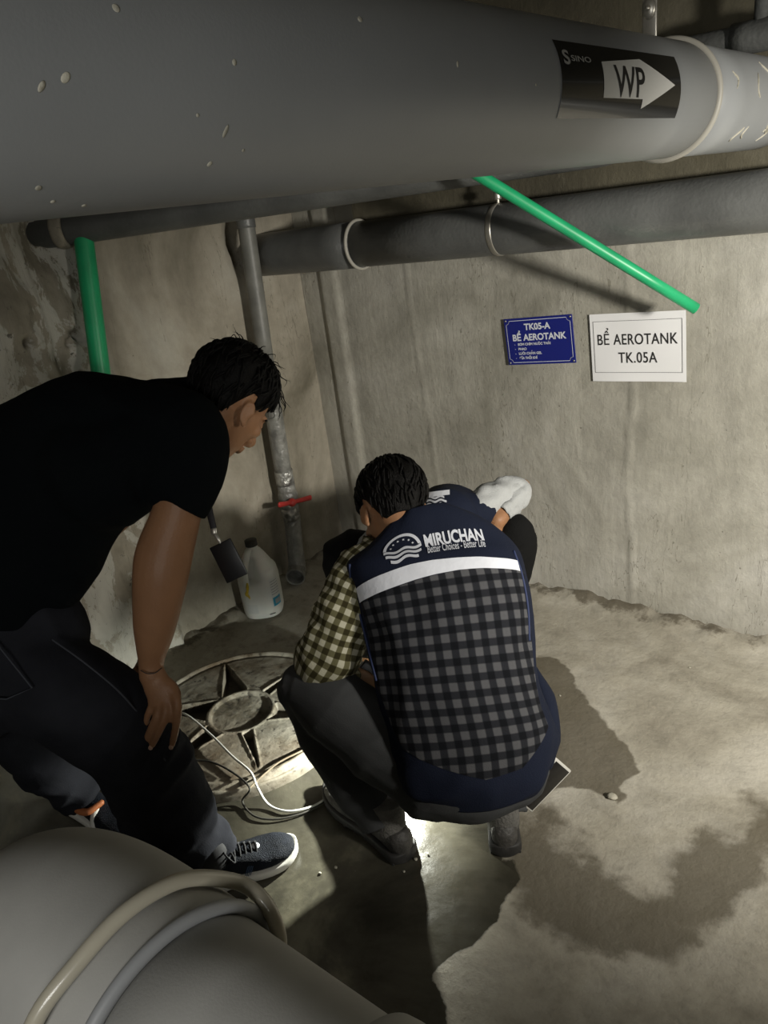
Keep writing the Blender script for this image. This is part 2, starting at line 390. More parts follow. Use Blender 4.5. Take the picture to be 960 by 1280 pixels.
def pipe_wall(P, R, thick, seg=48, sub=8):
    """hollow pipe with thickness, open ends"""
    r1, *_ = tube_rings(P, R, seg, sub=sub); r2, *_ = tube_rings(P, np.asarray(R) - thick if hasattr(R, '__len__') else R - thick, seg, sub=sub)
    rings = r1 + r2[::-1]; return bridge(rings, loop=True)
def ellip(c, r, rot=None, seg=20, rings=12):
    V = []; c = np.asarray(c, float)
    for i in range(rings + 1):
        a = PI * i / rings
        a = min(max(a, .04), PI - .04)
        for j in range(seg):
            b = 2 * PI * j / seg
            V.append([r[0] * math.sin(a) * math.cos(b), r[1] * math.sin(a) * math.sin(b), r[2] * math.cos(a)])
    V = np.array(V)
    if rot is not None: V = V @ np.asarray(rot).T
    V = V + c
    g = bridge([V[i * seg:(i + 1) * seg] for i in range(rings + 1)]); 
    g.f = [f[::-1] for f in g.f]; return g
def box(c, sz, rot=None, bev=0.0):
    bm = bmesh.new(); bmesh.ops.create_cube(bm, size=1)
    for v in bm.verts: v.co = Vector((v.co.x * sz[0], v.co.y * sz[1], v.co.z * sz[2]))
    if bev: bmesh.ops.bevel(bm, geom=bm.edges[:], offset=bev, segments=3, affect='EDGES', profile=.5)
    V = np.array([v.co[:] for v in bm.verts]); Fs = [tuple(v.index for v in f.verts) for f in bm.faces]; bm.free()
    if rot is not None: V = V @ np.asarray(rot).T
    g = G(); g.add(V + np.asarray(c, float), Fs); return g
def frame(x, y):
    """3x3 with columns x, y', z"""
    x = nz(x); z = nz(np.cross(x, y)); y = np.cross(z, x); return np.stack([x, y, z], 1)

def voxel(g, vs, smooth=4, disp=None, fac=.5):
    """one continuous skin over the overlapping volumes in g"""
    me = bpy.data.meshes.new('tmp'); me.from_pydata([tuple(p) for p in g.v], [], g.f); me.update()
    bm = bmesh.new(); bm.from_mesh(me); bmesh.ops.recalc_face_normals(bm, faces=bm.faces); bm.to_mesh(me); bm.free()
    o = bpy.data.objects.new('tmp', me); COL.objects.link(o)
    r = o.modifiers.new('r', 'REMESH'); r.mode = 'VOXEL'; r.voxel_size = vs
    s = o.modifiers.new('s', 'SMOOTH'); s.iterations = smooth; s.factor = fac
    dg = bpy.context.evaluated_depsgraph_get(); e = o.evaluated_get(dg); m2 = e.to_mesh()
    n = len(m2.vertices); V = np.zeros(n * 3); m2.vertices.foreach_get('co', V); V = V.reshape(-1, 3)
    Nn = np.zeros(n * 3); m2.vertices.foreach_get('normal', Nn); Nn = Nn.reshape(-1, 3)
    Fs = [tuple(p.vertices) for p in m2.polygons]
    e.to_mesh_clear(); bpy.data.objects.remove(o)
    if disp is not None: V = V + Nn * disp(V)[:, None]
    out = G(); out.v = [tuple(p) for p in V]; out.f = Fs; return out
def fbm(V, sc, seed=0.0, oct=3):
    return np.array([noise.fractal(Vector((p[0] * sc[0] + seed, p[1] * sc[1], p[2] * sc[2])), 1.0, 2.0, oct) for p in V])
def ridges(V, axis, freq, amp, seed=0, stretch=.35):
    """cloth folds running across the direction axis"""
    a = nz(axis); s = V @ a; P = V - np.outer(s, a); Q = P * stretch * freq * .3 + np.outer(s * freq, a) * .3
    n = np.array([noise.noise(Vector(q) + Vector((seed, seed * 1.7, 0))) for q in Q])
    return (1 - np.abs(n) * 2.2) * amp - amp * .5

_font = None
def text_geo(txt, size, bold=0.0, shear=0.0, align='LEFT', xs=1.0, space=1.0):
    c = bpy.data.curves.new('t', 'FONT'); c.body = txt; c.size = size; c.offset = bold; c.shear = shear; c.align_x = align
    c.space_character = space; c.resolution_u = 4; c.fill_mode = 'FRONT'
    o = bpy.data.objects.new('t', c); COL.objects.link(o); dg = bpy.context.evaluated_depsgraph_get()
    e = o.evaluated_get(dg); me = e.to_mesh()
    V = np.array([v.co[:] for v in me.vertices]); Fs = [tuple(p.vertices) for p in me.polygons]
    e.to_mesh_clear(); bpy.data.objects.remove(o); bpy.data.curves.remove(c)
    V[:, 0] *= xs; return V, Fs
def densify(V, Fs, maxlen):
    bm = bmesh.new(); vs = [bm.verts.new(p) for p in V]
    for f in Fs:
        try: bm.faces.new([vs[i] for i in f])
        except ValueError: pass
    bmesh.ops.triangulate(bm, faces=bm.faces[:])
    for _ in range(4):
        es = [e for e in bm.edges if e.calc_length() > maxlen]
        if not es: break
        bmesh.ops.subdivide_edges(bm, edges=es, cuts=1); bmesh.ops.triangulate(bm, faces=bm.faces[:])
    V = np.array([v.co[:] for v in bm.verts]); bm.verts.index_update(); Fs = [tuple(v.index for v in f.verts) for f in bm.faces]; bm.free()
    return V, Fs
def plane_put(V, Fs, o, ex, ey, lift=0.0):
    ez = np.cross(nz(ex), nz(ey)); W = o + np.outer(V[:, 0], nz(ex)) + np.outer(V[:, 1], nz(ey)) + ez * lift
    g = G(); g.add(W, Fs); return g

# ------------------------------------------------------------------ the room
XL, YB, ZC = -2.27, 2.32, 2.35
def slab(name, c, sz, m, label=None):
    o = box(c, sz).build(name, m, smooth=False, origin=c); o['kind'] = 'structure'
    return o
def pdist(X, Y, poly):
    """signed distance to polygon (inside positive)"""
    poly = np.asarray(poly)[:, :2]; d = np.full(X.shape, 9.0); ins = np.zeros(X.shape, bool)
    n = len(poly)
    for i in range(n):
        a, b = poly[i], poly[(i + 1) % n]; e = b - a; wx, wy = X - a[0], Y - a[1]
        t = np.clip((wx * e[0] + wy * e[1]) / (e @ e + 1e-12), 0, 1)
        d = np.minimum(d, np.hypot(wx - e[0] * t, wy - e[1] * t))
        c = (a[1] > Y) != (b[1] > Y); xi = (b[0] - a[0]) * (Y - a[1]) / (b[1] - a[1] + 1e-12) + a[0]
        ins ^= c & (X < xi)
    return np.where(ins, d, -d)
def fpoly(pts): return np.array([floor_at(*p) for p in pts])

def make_floor():
    xs = np.arange(-2.35, 1.6, .02); ys = np.arange(-1.4, 2.42, .02)
    X, Y = np.meshgrid(xs, ys); nx, ny = len(xs), len(ys)
    nn = np.array([noise.fractal(Vector((x * 2.1, y * 2.1, 3)), 1, 2, 4) for x, y in zip(X.ravel(), Y.ravel())]).reshape(X.shape)
    n2 = np.array([noise.fractal(Vector((x * 14, y * 14, 9)), 1, 2, 3) for x, y in zip(X.ravel(), Y.ravel())]).reshape(X.shape)
    dw = np.minimum(X - XL, YB - Y)
    nw = np.array([noise.fractal(Vector((x * 7, y * 7, 21)), 1, 2, 5) for x, y in zip(X.ravel(), Y.ravel())]).reshape(X.shape)
    Z = .003 * nn + .0018 * n2
    Z = Z + np.clip(1 - dw / (.13 + .05 * nn), 0, 1) ** 1.3 * (.022 + .022 * np.maximum(n2, -.6))
    Z = np.where(dw > .3, np.minimum(Z, .004), Z)
    wetp = [(-100, 905), (120, 870), (215, 900), (300, 960), (400, 915), (470, 930), (520, 985), (640, 1010), (628, 1045), (622, 1085), (632, 1112), (622, 1150), (596, 1180), (560, 1198), (548, 1225), (560, 1262), (575, 1330), (480, 1500), (-500, 1500), (-400, 1000)]
    wet = pdist(X, Y, fpoly(wetp)); 
    wet = wet + .028 * nw; wet = np.maximum(wet, pdist(X, Y, fpoly([(590, 1085), (640, 1070), (650, 1100), (630, 1125), (600, 1120)])) )
    dampp = [(660, 815), (700, 822), (722, 850), (742, 885), (760, 905), (780, 935), (786, 955), (793, 965), (782, 985), (792, 1000), (770, 1005), (740, 990), (700, 980), (640, 1000), (560, 900)]
    damp_shade = (pdist(X, Y, fpoly(dampp)) + .035 * nw) / .016
    d2 = [(640, 1010), (690, 1008), (695, 1040), (730, 1070), (790, 1095), (850, 1088), (905, 1030), (950, 1000), (1000, 1030), (970, 1110), (900, 1165), (830, 1195), (760, 1190), (690, 1160), (650, 1120), (625, 1060)]
    band2 = (pdist(X, Y, fpoly(d2)) + .08 * nw) / .11  # broad, soft-edged darker band
    damp_shade = np.maximum(np.clip(damp_shade * .5 + .5, 0, 1), np.clip(band2 * .5 + .48, 0, .78))
    damp_shade = np.maximum(damp_shade, np.clip(.42 - (dw - .05) / .2, 0, .45))
    left = np.clip((-1.35 - X) / .35 + .1 * nn, 0, 1) * .42; damp_shade = np.maximum(damp_shade, left)
    brc = np.clip((1.25 - Y + .25 * nn) / .6, 0, 1) * .42 * (X > -.9); damp_shade = np.maximum(damp_shade, brc)  # light fall-off towards the camera, painted as darker floor colour
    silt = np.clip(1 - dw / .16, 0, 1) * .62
    V = np.stack([X.ravel(), Y.ravel(), Z.ravel()], 1)
    Fs = [(j * nx + i, j * nx + i + 1, (j + 1) * nx + i + 1, (j + 1) * nx + i) for j in range(ny - 1) for i in range(nx - 1)]
    g = G(); g.add(V, Fs); o = g.build('floor', M['floor'], origin=(0, 0, 0)); o['kind'] = 'structure'
    for n, a in (('wet', np.clip(wet / .03 * .5 + .5, 0, 1)), ('damp_shade', damp_shade), ('silt', silt)):
        t = o.data.attributes.new(n, 'FLOAT', 'POINT'); t.data.foreach_set('value', a.ravel().astype(np.float32))
make_floor()

def wall_grid(name, m, o, ex, ey, w_, h_, step, disp, sgn=1):
    nx, ny = int(w_ / step) + 1, int(h_ / step) + 1; ex, ey = np.array(ex, float), np.array(ey, float); ez = np.cross(ex, ey) * sgn
    V = []
    for j in range(ny):
        for i in range(nx):
            a, b = w_ * i / (nx - 1), h_ * j / (ny - 1); V.append(np.array(o) + ex * a + ey * b + ez * disp(a, b))
    Fs = [(j * nx + i, j * nx + i + 1, (j + 1) * nx + i + 1, (j + 1) * nx + i) for j in range(ny - 1) for i in range(nx - 1)]
    # closed slab: back sheet
    nb = len(V); back = [np.array(o) - ez * .2, np.array(o) + ex * w_ - ez * .2, np.array(o) + ex * w_ + ey * h_ - ez * .2, np.array(o) + ey * h_ - ez * .2]
    V += back; g = G(); g.add(V, Fs + [(nb + 3, nb + 2, nb + 1, nb)])
    ob = g.build(name, m, origin=o); ob['kind'] = 'structure'; return ob
def sm(x, a, b): t = min(max((x - a) / (b - a), 0), 1); return t * t * (3 - 2 * t)
def back_disp(a, b):        # a from the left corner
    d = .004 * noise.fractal(Vector((a * 2, b * 1.2, 0)), 1, 2, 3)
    d += .012 * (sm(a, .10, .112) - sm(a, .185, .20))          # shuttering strips by the corner
    d += -.012 * (sm(a, .30, .305) - sm(a, .345, .35)) * .0
    d += .006 * math.exp(-((a - 1.36 - .01 * math.sin(b * 9)) / .006) ** 2)
    d += .008 * math.exp(-((a - 1.90 - .008 * math.sin(b * 7)) / .006) ** 2) + .004 * math.exp(-((a - 1.925) / .004) ** 2)
    d += .004 * math.exp(-((a - .55 - .02 * math.sin(b * 4)) / .006) ** 2)
    return d
def left_disp(a, b):        # a from the back corner towards the camera
    d = .005 * noise.fractal(Vector((a * 2, b * 1.2, 7)), 1, 2, 3)
    r = sm(a, .93, .98)                                       # rough plastered pier nearer the camera
    n = noise.fractal(Vector((a * 9, b * 5, 2)), 1, 2, 5)
    d += r * (.030 + .030 * n) - .018 * r * (1 if (abs(a - 1.09) < .035) else 0) * .6
    hole = math.exp(-(((a - 1.06) / .075) ** 2 + ((b - 1.50) / .10) ** 2)); d -= .05 * hole * (1 + .5 * n)
    hole = math.exp(-(((a - .27) / .06) ** 2 + ((b - 1.38) / .09) ** 2)); d -= .09 * hole * (1 + .8 * n)
    for (p, q, s) in ((1.045, 1.215, .012), (1.03, 1.195, .012), (1.065, 1.19, .011), (.965, 1.165, .011), (1.2, 1.22, .012)):
        d -= .06 * math.exp(-((a - p) ** 2 + (b - q) ** 2) / s ** 2)
    return d
wall_grid('wall_back', M['wall'], (XL, YB, -.02), (1, 0, 0), (0, 0, 1), 3.9, ZC + .02, .012, back_disp)
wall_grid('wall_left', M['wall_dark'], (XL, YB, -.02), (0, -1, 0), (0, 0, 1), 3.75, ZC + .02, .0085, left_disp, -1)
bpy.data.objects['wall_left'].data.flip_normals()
slab('wall_right', (1.72, .45, 1.17), (.2, 3.95, 2.4), M['wall'])
slab('wall_front', (-.3, -1.52, 1.17), (4.2, .2, 2.4), M['wall'])
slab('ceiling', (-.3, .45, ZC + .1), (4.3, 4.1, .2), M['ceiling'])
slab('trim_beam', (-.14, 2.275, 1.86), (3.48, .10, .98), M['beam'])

# ------------------------------------------------------------------ overhead pipes
def surf_on_cyl(V, c, ax, r, ang0, dirv):
    """wrap flat (x along axis, y around) on a cylinder. c axis point, ang0 radians: surface angle at y=0"""
    ax = nz(ax); e1 = nz(np.array(dirv) - ax * (np.array(dirv) @ ax)); e2 = np.cross(ax, e1); out = []
    for x, y in V[:, :2]:
        a = ang0 + y / r; out.append(np.array(c) + ax * x + r * (math.cos(a) * e1 + math.sin(a) * e2))
    return np.array(out)

# big pipe straight across the top of the picture
BR = .100; BD = nz([.03, .999, -.023]); BC = CAMP + nz([-.983, .034, .178]) * BR * 6.41
def bigp(y): return BC + BD * (y / BD[1])
big = thing('overhead_pipe', 'large grey plastic pipe crossing the top, carrying the black arrow sticker', 'pipe', loc=tuple(bigp(-.5)))
tube([bigp(-1.38), bigp(.5), bigp(1.64)], BR, 64, sub=6, dome=False).build('pipe_body', M['pipe'], big)
tube([bigp(1.62), bigp(2.31)], BR * 1.0, 64, sub=4, dome=False).build('pipe_socket', M['pipe'], big)
def ringtube(c, ax, R, r, m, name, parent, seg=64, arc=(0, 2 * PI), r2=None):
    ax = nz(ax); e1 = nz(np.cross(ax, [0, 0, 1])); e2 = np.cross(ax, e1)
    n = 72; A = np.linspace(arc[0], arc[1], n, endpoint=False)
    P = [np.array(c) + R * (math.cos(a) * e1 + math.sin(a) * e2) for a in A]; rings = []
    for a, p in zip(A, P):
        o = math.cos(a) * e1 + math.sin(a) * e2; b = np.arange(10) / 10 * 2 * PI
        rings.append(p + np.outer(np.cos(b) * r, o) + np.outer(np.sin(b) * (r2 or r), nz(ax)))
    return bridge(rings, loop=True).build(name, m, parent)
ringtube(bigp(1.625), BD, BR + .001, .007, M['ring'], 'socket_ring', big)
# cement drips and specks on the pipe
def blob_on_pipe(px, py, w_, h_, m, name, parent, seed=0):
    r = RW @ np.array([(px - 480) / F_PX, -(py - 640) / F_PX, -1.0]); o = CAMP - BC
    a = r - BD * (r @ BD); q = o - BD * (o @ BD); A = a @ a; B = 2 * a @ q; Cc = q @ q - BR * BR; dsc = B * B - 4 * A * Cc
    if dsc < 0: return
    t = (-B - math.sqrt(dsc)) / (2 * A); p = CAMP + r * t; ax_y = (p - BC) @ BD; c = BC + BD * ax_y; n = nz(p - c)
    return p, n
def speck_mesh(pts):
    g = G()
    for px, py, s, l, an in pts:
        k = blob_on_pipe(px, py, 0, 0, None, None, None)
        if k is None: continue
        p, n = k; t = nz(np.cross(n, BD)); d = math.cos(an) * BD + math.sin(an) * t; R = frame(d, np.cross(n, d)); 
        ellip(p, (s * l, s, .0009), np.stack([nz(d), nz(np.cross(n, d)), n], 1), 12, 6).build('dried_speck', M['glue'], big)
speck_mesh([(82, 97, .0028, 1.6, .7), (52, 108, .002, 2.2, .9), (48, 235, .0026, 1, 0), (66, 252, .002, 1, 0), (105, 257, .0022, 1, 0), (145, 10, .003, 1, 0),
            (282, 164, .0019, 3.0, 1.2), (262, 205, .0022, 1.3, 1), (293, 78, .0022, 1.2, 1.2), (304, 188, .0016, 1, 1), (450, 24, .0028, 1.3, .5), (247, 144, .0015, 1, 0),
            (572, 80, .0018, 2, 1.3), (670, 106, .0016, 1, 0)])
for k in range(9):
    y0 = 1.70 + rng.rand() * .35; a0 = rng.uniform(-.9, .5); L = rng.uniform(.02, .05)
    e1 = nz(np.array([1, 0, -.1])); e2 = nz(np.cross(BD, e1)); P = []
    for t in np.linspace(0, 1, 6):
        a = a0 + t * L / BR + .03 * math.sin(t * 5 + k); P.append(bigp(y0 + .012 * math.sin(t * 4 + k)) + (BR + .0004) * (math.cos(a) * e1 - math.sin(a) * e2))
    tube(P, [.0012, .0022, .002, .0025, .002, .001], 8, sub=2).build('dried_drip', M['glue'], big)
# sticker with arrow: wrapped sheet
e_side = nz(np.array([1, 0, 0]) - BD * BD[0])
def on_big(V, lift, y0, a0):
    """x along pipe, y upwards round the side that faces the camera"""
    e2 = nz(np.cross(e_side, BD)); 
    if e2[2] < 0: e2 = -e2
    out = []
    for x, y in V[:, :2]:
        a = a0 + y / BR; out.append(bigp(y0 + x) + (BR + lift) * (math.cos(a) * e_side + math.sin(a) * e2))
    return np.array(out)
def grid(w_, h_, nx, ny):
    V = np.array([[w_ * i / nx, h_ * j / ny, 0] for j in range(ny + 1) for i in range(nx + 1)]); n = nx + 1
    return V, [(j * n + i, j * n + i + 1, (j + 1) * n + i + 1, (j + 1) * n + i) for j in range(ny) for i in range(nx)]
st = thing('pipe_sticker', 'black film sticker with white WP arrow stuck on the big grey overhead pipe', 'sticker', loc=tuple(bigp(1.3)))
SY, SH, SA = 1.02, .094, -.42      # start, height, lower edge angle
V, Fs = grid(.415, SH, 30, 24); g = G(); W1 = on_big(V, .0010, SY, SA); W0 = on_big(V, .0002, SY, SA)
g.add(W1, Fs); g.build('film', M['black_film'], st)
def sticker_shape(V, Fs, name, m, ml=.012):
    V, Fs = densify(V * [.415 / .455, SH / .13, 1], Fs, ml); g = G(); g.add(on_big(V, .0016, SY, SA), Fs); return g.build(name, m, st, smooth=False)
sticker_shape(np.array([(.135, .036, 0), (.285, .036, 0), (.285, .018, 0), (.425, .066, 0), (.285, .112, 0), (.285, .098, 0), (.135, .098, 0)], float),
              [(0, 1, 2, 3, 4, 5, 6)], 'arrow_print', M['white_print'])
V, Fs = text_geo('WP', .078, 0.0012, xs=.95); V[:, 0] += .175; V[:, 1] += .040
V, Fs = densify(V * [.415 / .455, SH / .13, 1], Fs, .012); g = G(); g.add(on_big(V, .0021, SY, SA), Fs); g.build('lettering', M['black_print'], st, smooth=False)
V, Fs = text_geo('S', .034, .0009, xs=1.3); V[:, 0] += .012; V[:, 1] += .088; sticker_shape(V, Fs, 'small_emblem', M['faint_print'])
V, Fs = text_geo('SINO', .014, .0002, xs=2.0); V[:, 0] += .036; V[:, 1] += .094; sticker_shape(V, Fs, 'small_lettering', M['faint_print'])

# second grey pipe along the back wall
P2A, P2B = np.array([XL - .03, 2.135, 1.305]), np.array([1.6, 2.20, 1.395])
p2 = thing('drain_pipe', 'dark grey drain pipe running along the back wall behind the green tube', 'pipe', loc=(-1.0, 2.17, 1.33))
def p2p(x): t = (x - P2A[0]) / (P2B[0] - P2A[0]); return P2A + (P2B - P2A) * t
tube([P2A, p2p(-1.79)], .077, 48, sub=4, dome=False).build('pipe_socket', M['pipe_wall'], p2)
tube([p2p(-1.80), P2B], .074, 48, sub=10, dome=False).build('pipe_body', M['pipe_wall'], p2)
ringtube(p2p(-1.795), P2B - P2A, .079, .006, M['ring'], 'socket_ring', p2)
h = np.array(p2p(-1.25))
hk = thing('pipe_hanger', 'small steel hanger and nut holding the drain pipe by the back wall', 'pipe hanger', loc=tuple(h + [0, 0, .1]))
tube([h + [0, 0, .072], h + [0, 0, .16], h + [0, .0, .55]], .005, 8).build('rod', M['steel'], hk)
tube([h + [0, 0, .085], h + [0, 0, .105]], .012, 6, dome=False).build('nut', M['steel'], hk)
ringtube(h, P2B - P2A, .0735, .0025, M['steel'], 'clamp_band', hk, r2=.010)

# thinner dark pipe coming out of the left wall under the big pipe
SA_, SB_ = at(42, 293, 2.29), at(770, 184, 2.12)
sp_ = thing('cross_pipe', 'thin dark pipe coming out of the left wall just under the big pipe', 'pipe', loc=tuple(SA_))
tube([SA_, (SA_ + SB_) / 2, SB_], .045, 32, sub=6, dome=False).build('pipe_body', M['pipe_dark'], sp_)
dsp = nz(SB_ - SA_)
ringtube(SA_ + dsp * .09, dsp, .047, .007, M['wall_dark'], 'mortar_collar', sp_, r2=.02)

# high pipe near the ceiling, upper right corner
hp = thing('ceiling_pipe', 'dark pipe with a coupling close under the ceiling in the top right corner', 'pipe', loc=(-.4, 2.10, 1.8))
def py(px, py_, Y): r = RW @ np.array([(px - 480) / F_PX, -(py_ - 640) / F_PX, -1.0]); return CAMP + r * (Y / r[1])
hz_ = float(py(920, 50, 2.12)[2]); hx_ = float(py(945, 40, 2.12)[0])
tube([(-1.6, 2.12, hz_), (0, 2.12, hz_), (1.6, 2.12, hz_)], .028, 24, dome=False).build('pipe_body', M['pipe_dark'], hp)
tube([(hx_ - .05, 2.12, hz_), (hx_ + .08, 2.12, hz_)], .034, 24, dome=False).build('coupling', M['pipe_dark'], hp)
tube([(hx_ + .01, 2.12, hz_ + .02), (hx_ + .01, 2.12, 2.33)], .016, 20, dome=False).build('riser', M['pipe_dark'], hp)
# hanger of the big pipe
hg = thing('clevis_hanger', 'galvanised steel clevis with bolt holding up the big overhead pipe', 'pipe hanger', loc=tuple(bigp(1.55) + [0, 0, BR]))
hb = bigp(1.55) + np.array([.0, 0, BR])
g = G(); g.merge(box(hb + [0, 0, .040], (.026, .005, .085), bev=.002)); g.merge(tube([hb + [-.022, .01, .084], hb + [-.014, 0, .094], hb + [.004, -.003, .094], hb + [.024, .01, .104]], .007, 10, up=[0, 1, 0], R2=[.018] * 4, sub=4)); g.build('yoke', M['steel'], hg)
tube([hb + [.002, -.016, .045], hb + [.002, .02, .045]], .005, 10).build('bolt', M['steel'], hg)
ellip(hb + [.002, -.010, .045], (.0125, .006, .017), None, 16, 8).build('nut', M['steel'], hg)
tube([hb + [0, 0, .085], hb + [0, 0, ZC - hb[2]]], .005, 8).build('rod', M['steel'], hg)

# green tubes
gt = [at(610, 226, 2.0), at(870, 386, 2.105)]
dirg = nz(gt[1] - gt[0]); 
tag(tube([gt[0] - dirg * .45, gt[0], gt[1]], .0155, 20, dome=False).build('green_tube', M['green']), 'green plastic tube slanting down to the white paper notice on the back wall', 'tube')
gl = [at(105, 302, 2.28), at(125, 458, 2.34)]; dg_ = nz(gl[1] - gl[0])
tag(tube([gl[0] - dg_ * .015, gl[0], gl[1], gl[1] + dg_ * .16], .0285, 24, dome=False).build('green_tube', M['green']), 'thick green plastic tube standing upright by the left wall behind the bending man', 'tube')

# standpipe in the corner with red ball valve
def vpx(px, py, X=-2.195):
    r = RW @ np.array([(px - 480) / F_PX, -(py - 640) / F_PX, -1.0]); return CAMP + r * (X / r[0])
sp2 = thing('corner_standpipe', 'slim grey standpipe with a red ball valve beside the white jug in the corner', 'pipe', loc=tuple(vpx(370, 725)))
pT, pM, pV, pB = vpx(306, 270), vpx(335, 470), vpx(362, 620), vpx(370, 712)
up_ = nz(pT - pM)
tube([pT + up_ * .08, pT, pM], .031, 28, dome=False).build('upper_pipe', M['standpipe'], sp2)
tube([pT - up_ * .005, pT - up_ * .04], .034, 28, dome=False).build('collar', M['pipe_wall'], sp2)
tube([pM, (pM + vpx(354, 590)) / 2, vpx(354, 590)], .034, 28, dome=False).build('coupling', M['clearpipe'], sp2)
tube([vpx(354, 588), vpx(357, 605)], .037, 28, dome=False).build('foil_wrap', M['foil'], sp2)
bv = thing('ball_valve', None, None, loc=(0, 0, 0)); bpy.data.objects.remove(bv)
vb = ellip(vpx(360, 620), (.041, .041, .045)); vb.merge(tube([vpx(357, 604), vpx(364, 640)], .036, 24, dome=False)); vb.build('valve_body', M['clearpipe'], sp2)
tube([vpx(361, 634), vpx(365, 648)], .036, 28, dome=False).build('foil_wrap', M['foil'], sp2)
hc = vpx(365, 628, -2.14); hL, hR = vpx(349, 631, -2.13), vpx(388, 622, -2.13)
hd = G(); hd.merge(tube([hL, hc, hR], [.006, .009, .006], 12, R2=[.011, .009, .011])); hd.merge(ellip(hc, (.017, .017, .017))); hd.build('valve_handle', M['red'], sp2)
dO = float((vpx(370, 722) - CAMP) @ -RW[:, 2]); O_ = at(369, 722, dO - .055); dv = nz([.52, -.80, -.10])
elb = pipe_wall([vpx(365, 646), vpx(369, 686), vpx(371, 704) , O_ - dv * .045 + np.array([0, 0, .004]), O_], [.034, .034, .036, .039, .041], .006, 32)
elb.build('elbow', M['clearpipe'], sp2)

# ------------------------------------------------------------------ notices on the back wall
def wallp(px, py, y=YB - .005):
    r = RW @ np.array([(px - 480) / F_PX, -(py - 640) / F_PX, -1.0]); return CAMP + r * (y / r[1])
def border(w_, h_, t, m_in, notch=0.0):
    g = G()
    x0, x1, y0, y1 = m_in, w_ - m_in, m_in, h_ - m_in
    if notch:
        n = notch; loop = [(x0 + n, y0), (x1 - n, y0)] 
        def arc(cx, cy, a0, a1): return [(cx + n * math.cos(a), cy + n * math.sin(a)) for a in np.linspace(a0, a1, 7)]
        loop = arc(x0, y0, PI / 2, 0) + arc(x1, y0, PI, PI / 2) + arc(x1, y1, 1.5 * PI, PI) + arc(x0, y1, 0, -PI / 2)
    else: loop = [(x0, y0), (x1, y0), (x1, y1), (x0, y1)]
    n_ = len(loop); V = []; Fs = []; c = np.array([w_ / 2, h_ / 2])
    for i in range(n_):
        a, b = np.array(loop[i]), np.array(loop[(i + 1) % n_]); d = b - a
        if np.linalg.norm(d) < 1e-6: continue
        d = d / np.linalg.norm(d); nn = np.array([-d[1], d[0]]) * t / 2; a2, b2 = a - d * t / 2, b + d * t / 2; k = len(V)
        V += [(*(a2 - nn), 0), (*(b2 - nn), 0), (*(b2 + nn), 0), (*(a2 + nn), 0)]; Fs.append((k, k + 1, k + 2, k + 3))
    return np.array(V), Fs
# paper
po = wallp(742, 476); pe = wallp(861, 477) - po; pw = .297; ex = nz(pe); ph_ = .213; ey = nz(wallp(741, 389) - po)
ey = nz(ey - ex * (ex @ ey)); ez = np.cross(ex, ey)
pp = thing('paper_notice', 'white paper notice reading BE AEROTANK TK.05A taped to the back wall', 'notice', loc=tuple(po))
V, Fs = grid(pw, ph_, 16, 12); V = V.copy(); Wd = np.array([.0012 * math.sin(x * 25) * math.cos(y * 18) for x, y in V[:, :2]])
g = G(); base = po - ez * 0.0; g.add(base + np.outer(V[:, 0], ex) + np.outer(V[:, 1], ey) + np.outer(.004 + Wd, ez), Fs)
g.add(base + np.outer(V[:, 0], ex) + np.outer(V[:, 1], ey) + np.outer(.0034 + Wd, ez), [f[::-1] for f in Fs]); g.build('sheet', M['paper'], pp)
def pput(V, Fs, name, m, par, o, ex, ey, lift, dens=.02):
    V, Fs = densify(V, Fs, dens); W = np.array([.0012 * math.sin(x * 25) * math.cos(y * 18) for x, y in V[:, :2]]) if par is pp else 0 * V[:, 0]
    g = G(); ez_ = np.cross(ex, ey); g.add(o + np.outer(V[:, 0], ex) + np.outer(V[:, 1], ey) + np.outer(lift + W, ez_), Fs); return g.build(name, m, par, smooth=False)
V, Fs = border(pw, ph_ - .03, .0012, .011); V[:, 1] += .018; pput(V, Fs, 'border_line', M['black_print'], pp, base, ex, ey, .0052)
V, Fs = text_geo('B\u1ec2 AEROTANK', .047, .0004, xs=1.0, align='CENTER', space=1.06)
w0 = V[:, 0].max() - V[:, 0].min(); V[:, 0] = (V[:, 0] - (V[:, 0].max() + V[:, 0].min()) / 2) * (.250 / w0) + .1485; V[:, 1] = V[:, 1] * 1.0 + .117
pput(V, Fs, 'lettering', M['black_print'], pp, base, ex, ey, .0052)
V, Fs = text_geo('TK.05A', .047, .0004, align='CENTER', space=1.06); w0 = V[:, 0].max() - V[:, 0].min()
V[:, 0] = (V[:, 0] - (V[:, 0].max() + V[:, 0].min()) / 2) * (.122 / w0) + .150; V[:, 1] += .060; pput(V, Fs, 'lettering', M['black_print'], pp, base, ex, ey, .0052)
# blue plate
bo = wallp(637, 456); bx = nz(wallp(722, 453) - bo); bw_, bh_ = .25, .157; by = nz(wallp(633, 399) - bo); by = nz(by - bx * (bx @ by)); bz = np.cross(bx, by)
bs = thing('blue_sign', 'blue enamel plate reading TK05-A BE AEROTANK screwed to the back wall', 'sign', loc=tuple(bo))
box(bo + bx * bw_ / 2 + by * bh_ / 2 + bz * .003, (bw_, bh_, .003), np.stack([bx, by, bz], 1), .0008).build('plate', M['blue_sign'], bs, smooth=False)
V, Fs = border(bw_, bh_, .0017, .008, .012); pput(V, Fs, 'border_line', M['sign_white'], bs, bo, bx, by, .0052)
def btext(t, size, bold, x, y, width=None, center=False):
    V, Fs = text_geo(t, size, bold, align='LEFT'); w0 = V[:, 0].max() - V[:, 0].min()
    if width: V[:, 0] = (V[:, 0] - V[:, 0].min()) * width / w0
    V[:, 0] += x; V[:, 1] += y; return pput(V, Fs, 'lettering', M['sign_white'], bs, bo, bx, by, .0053)
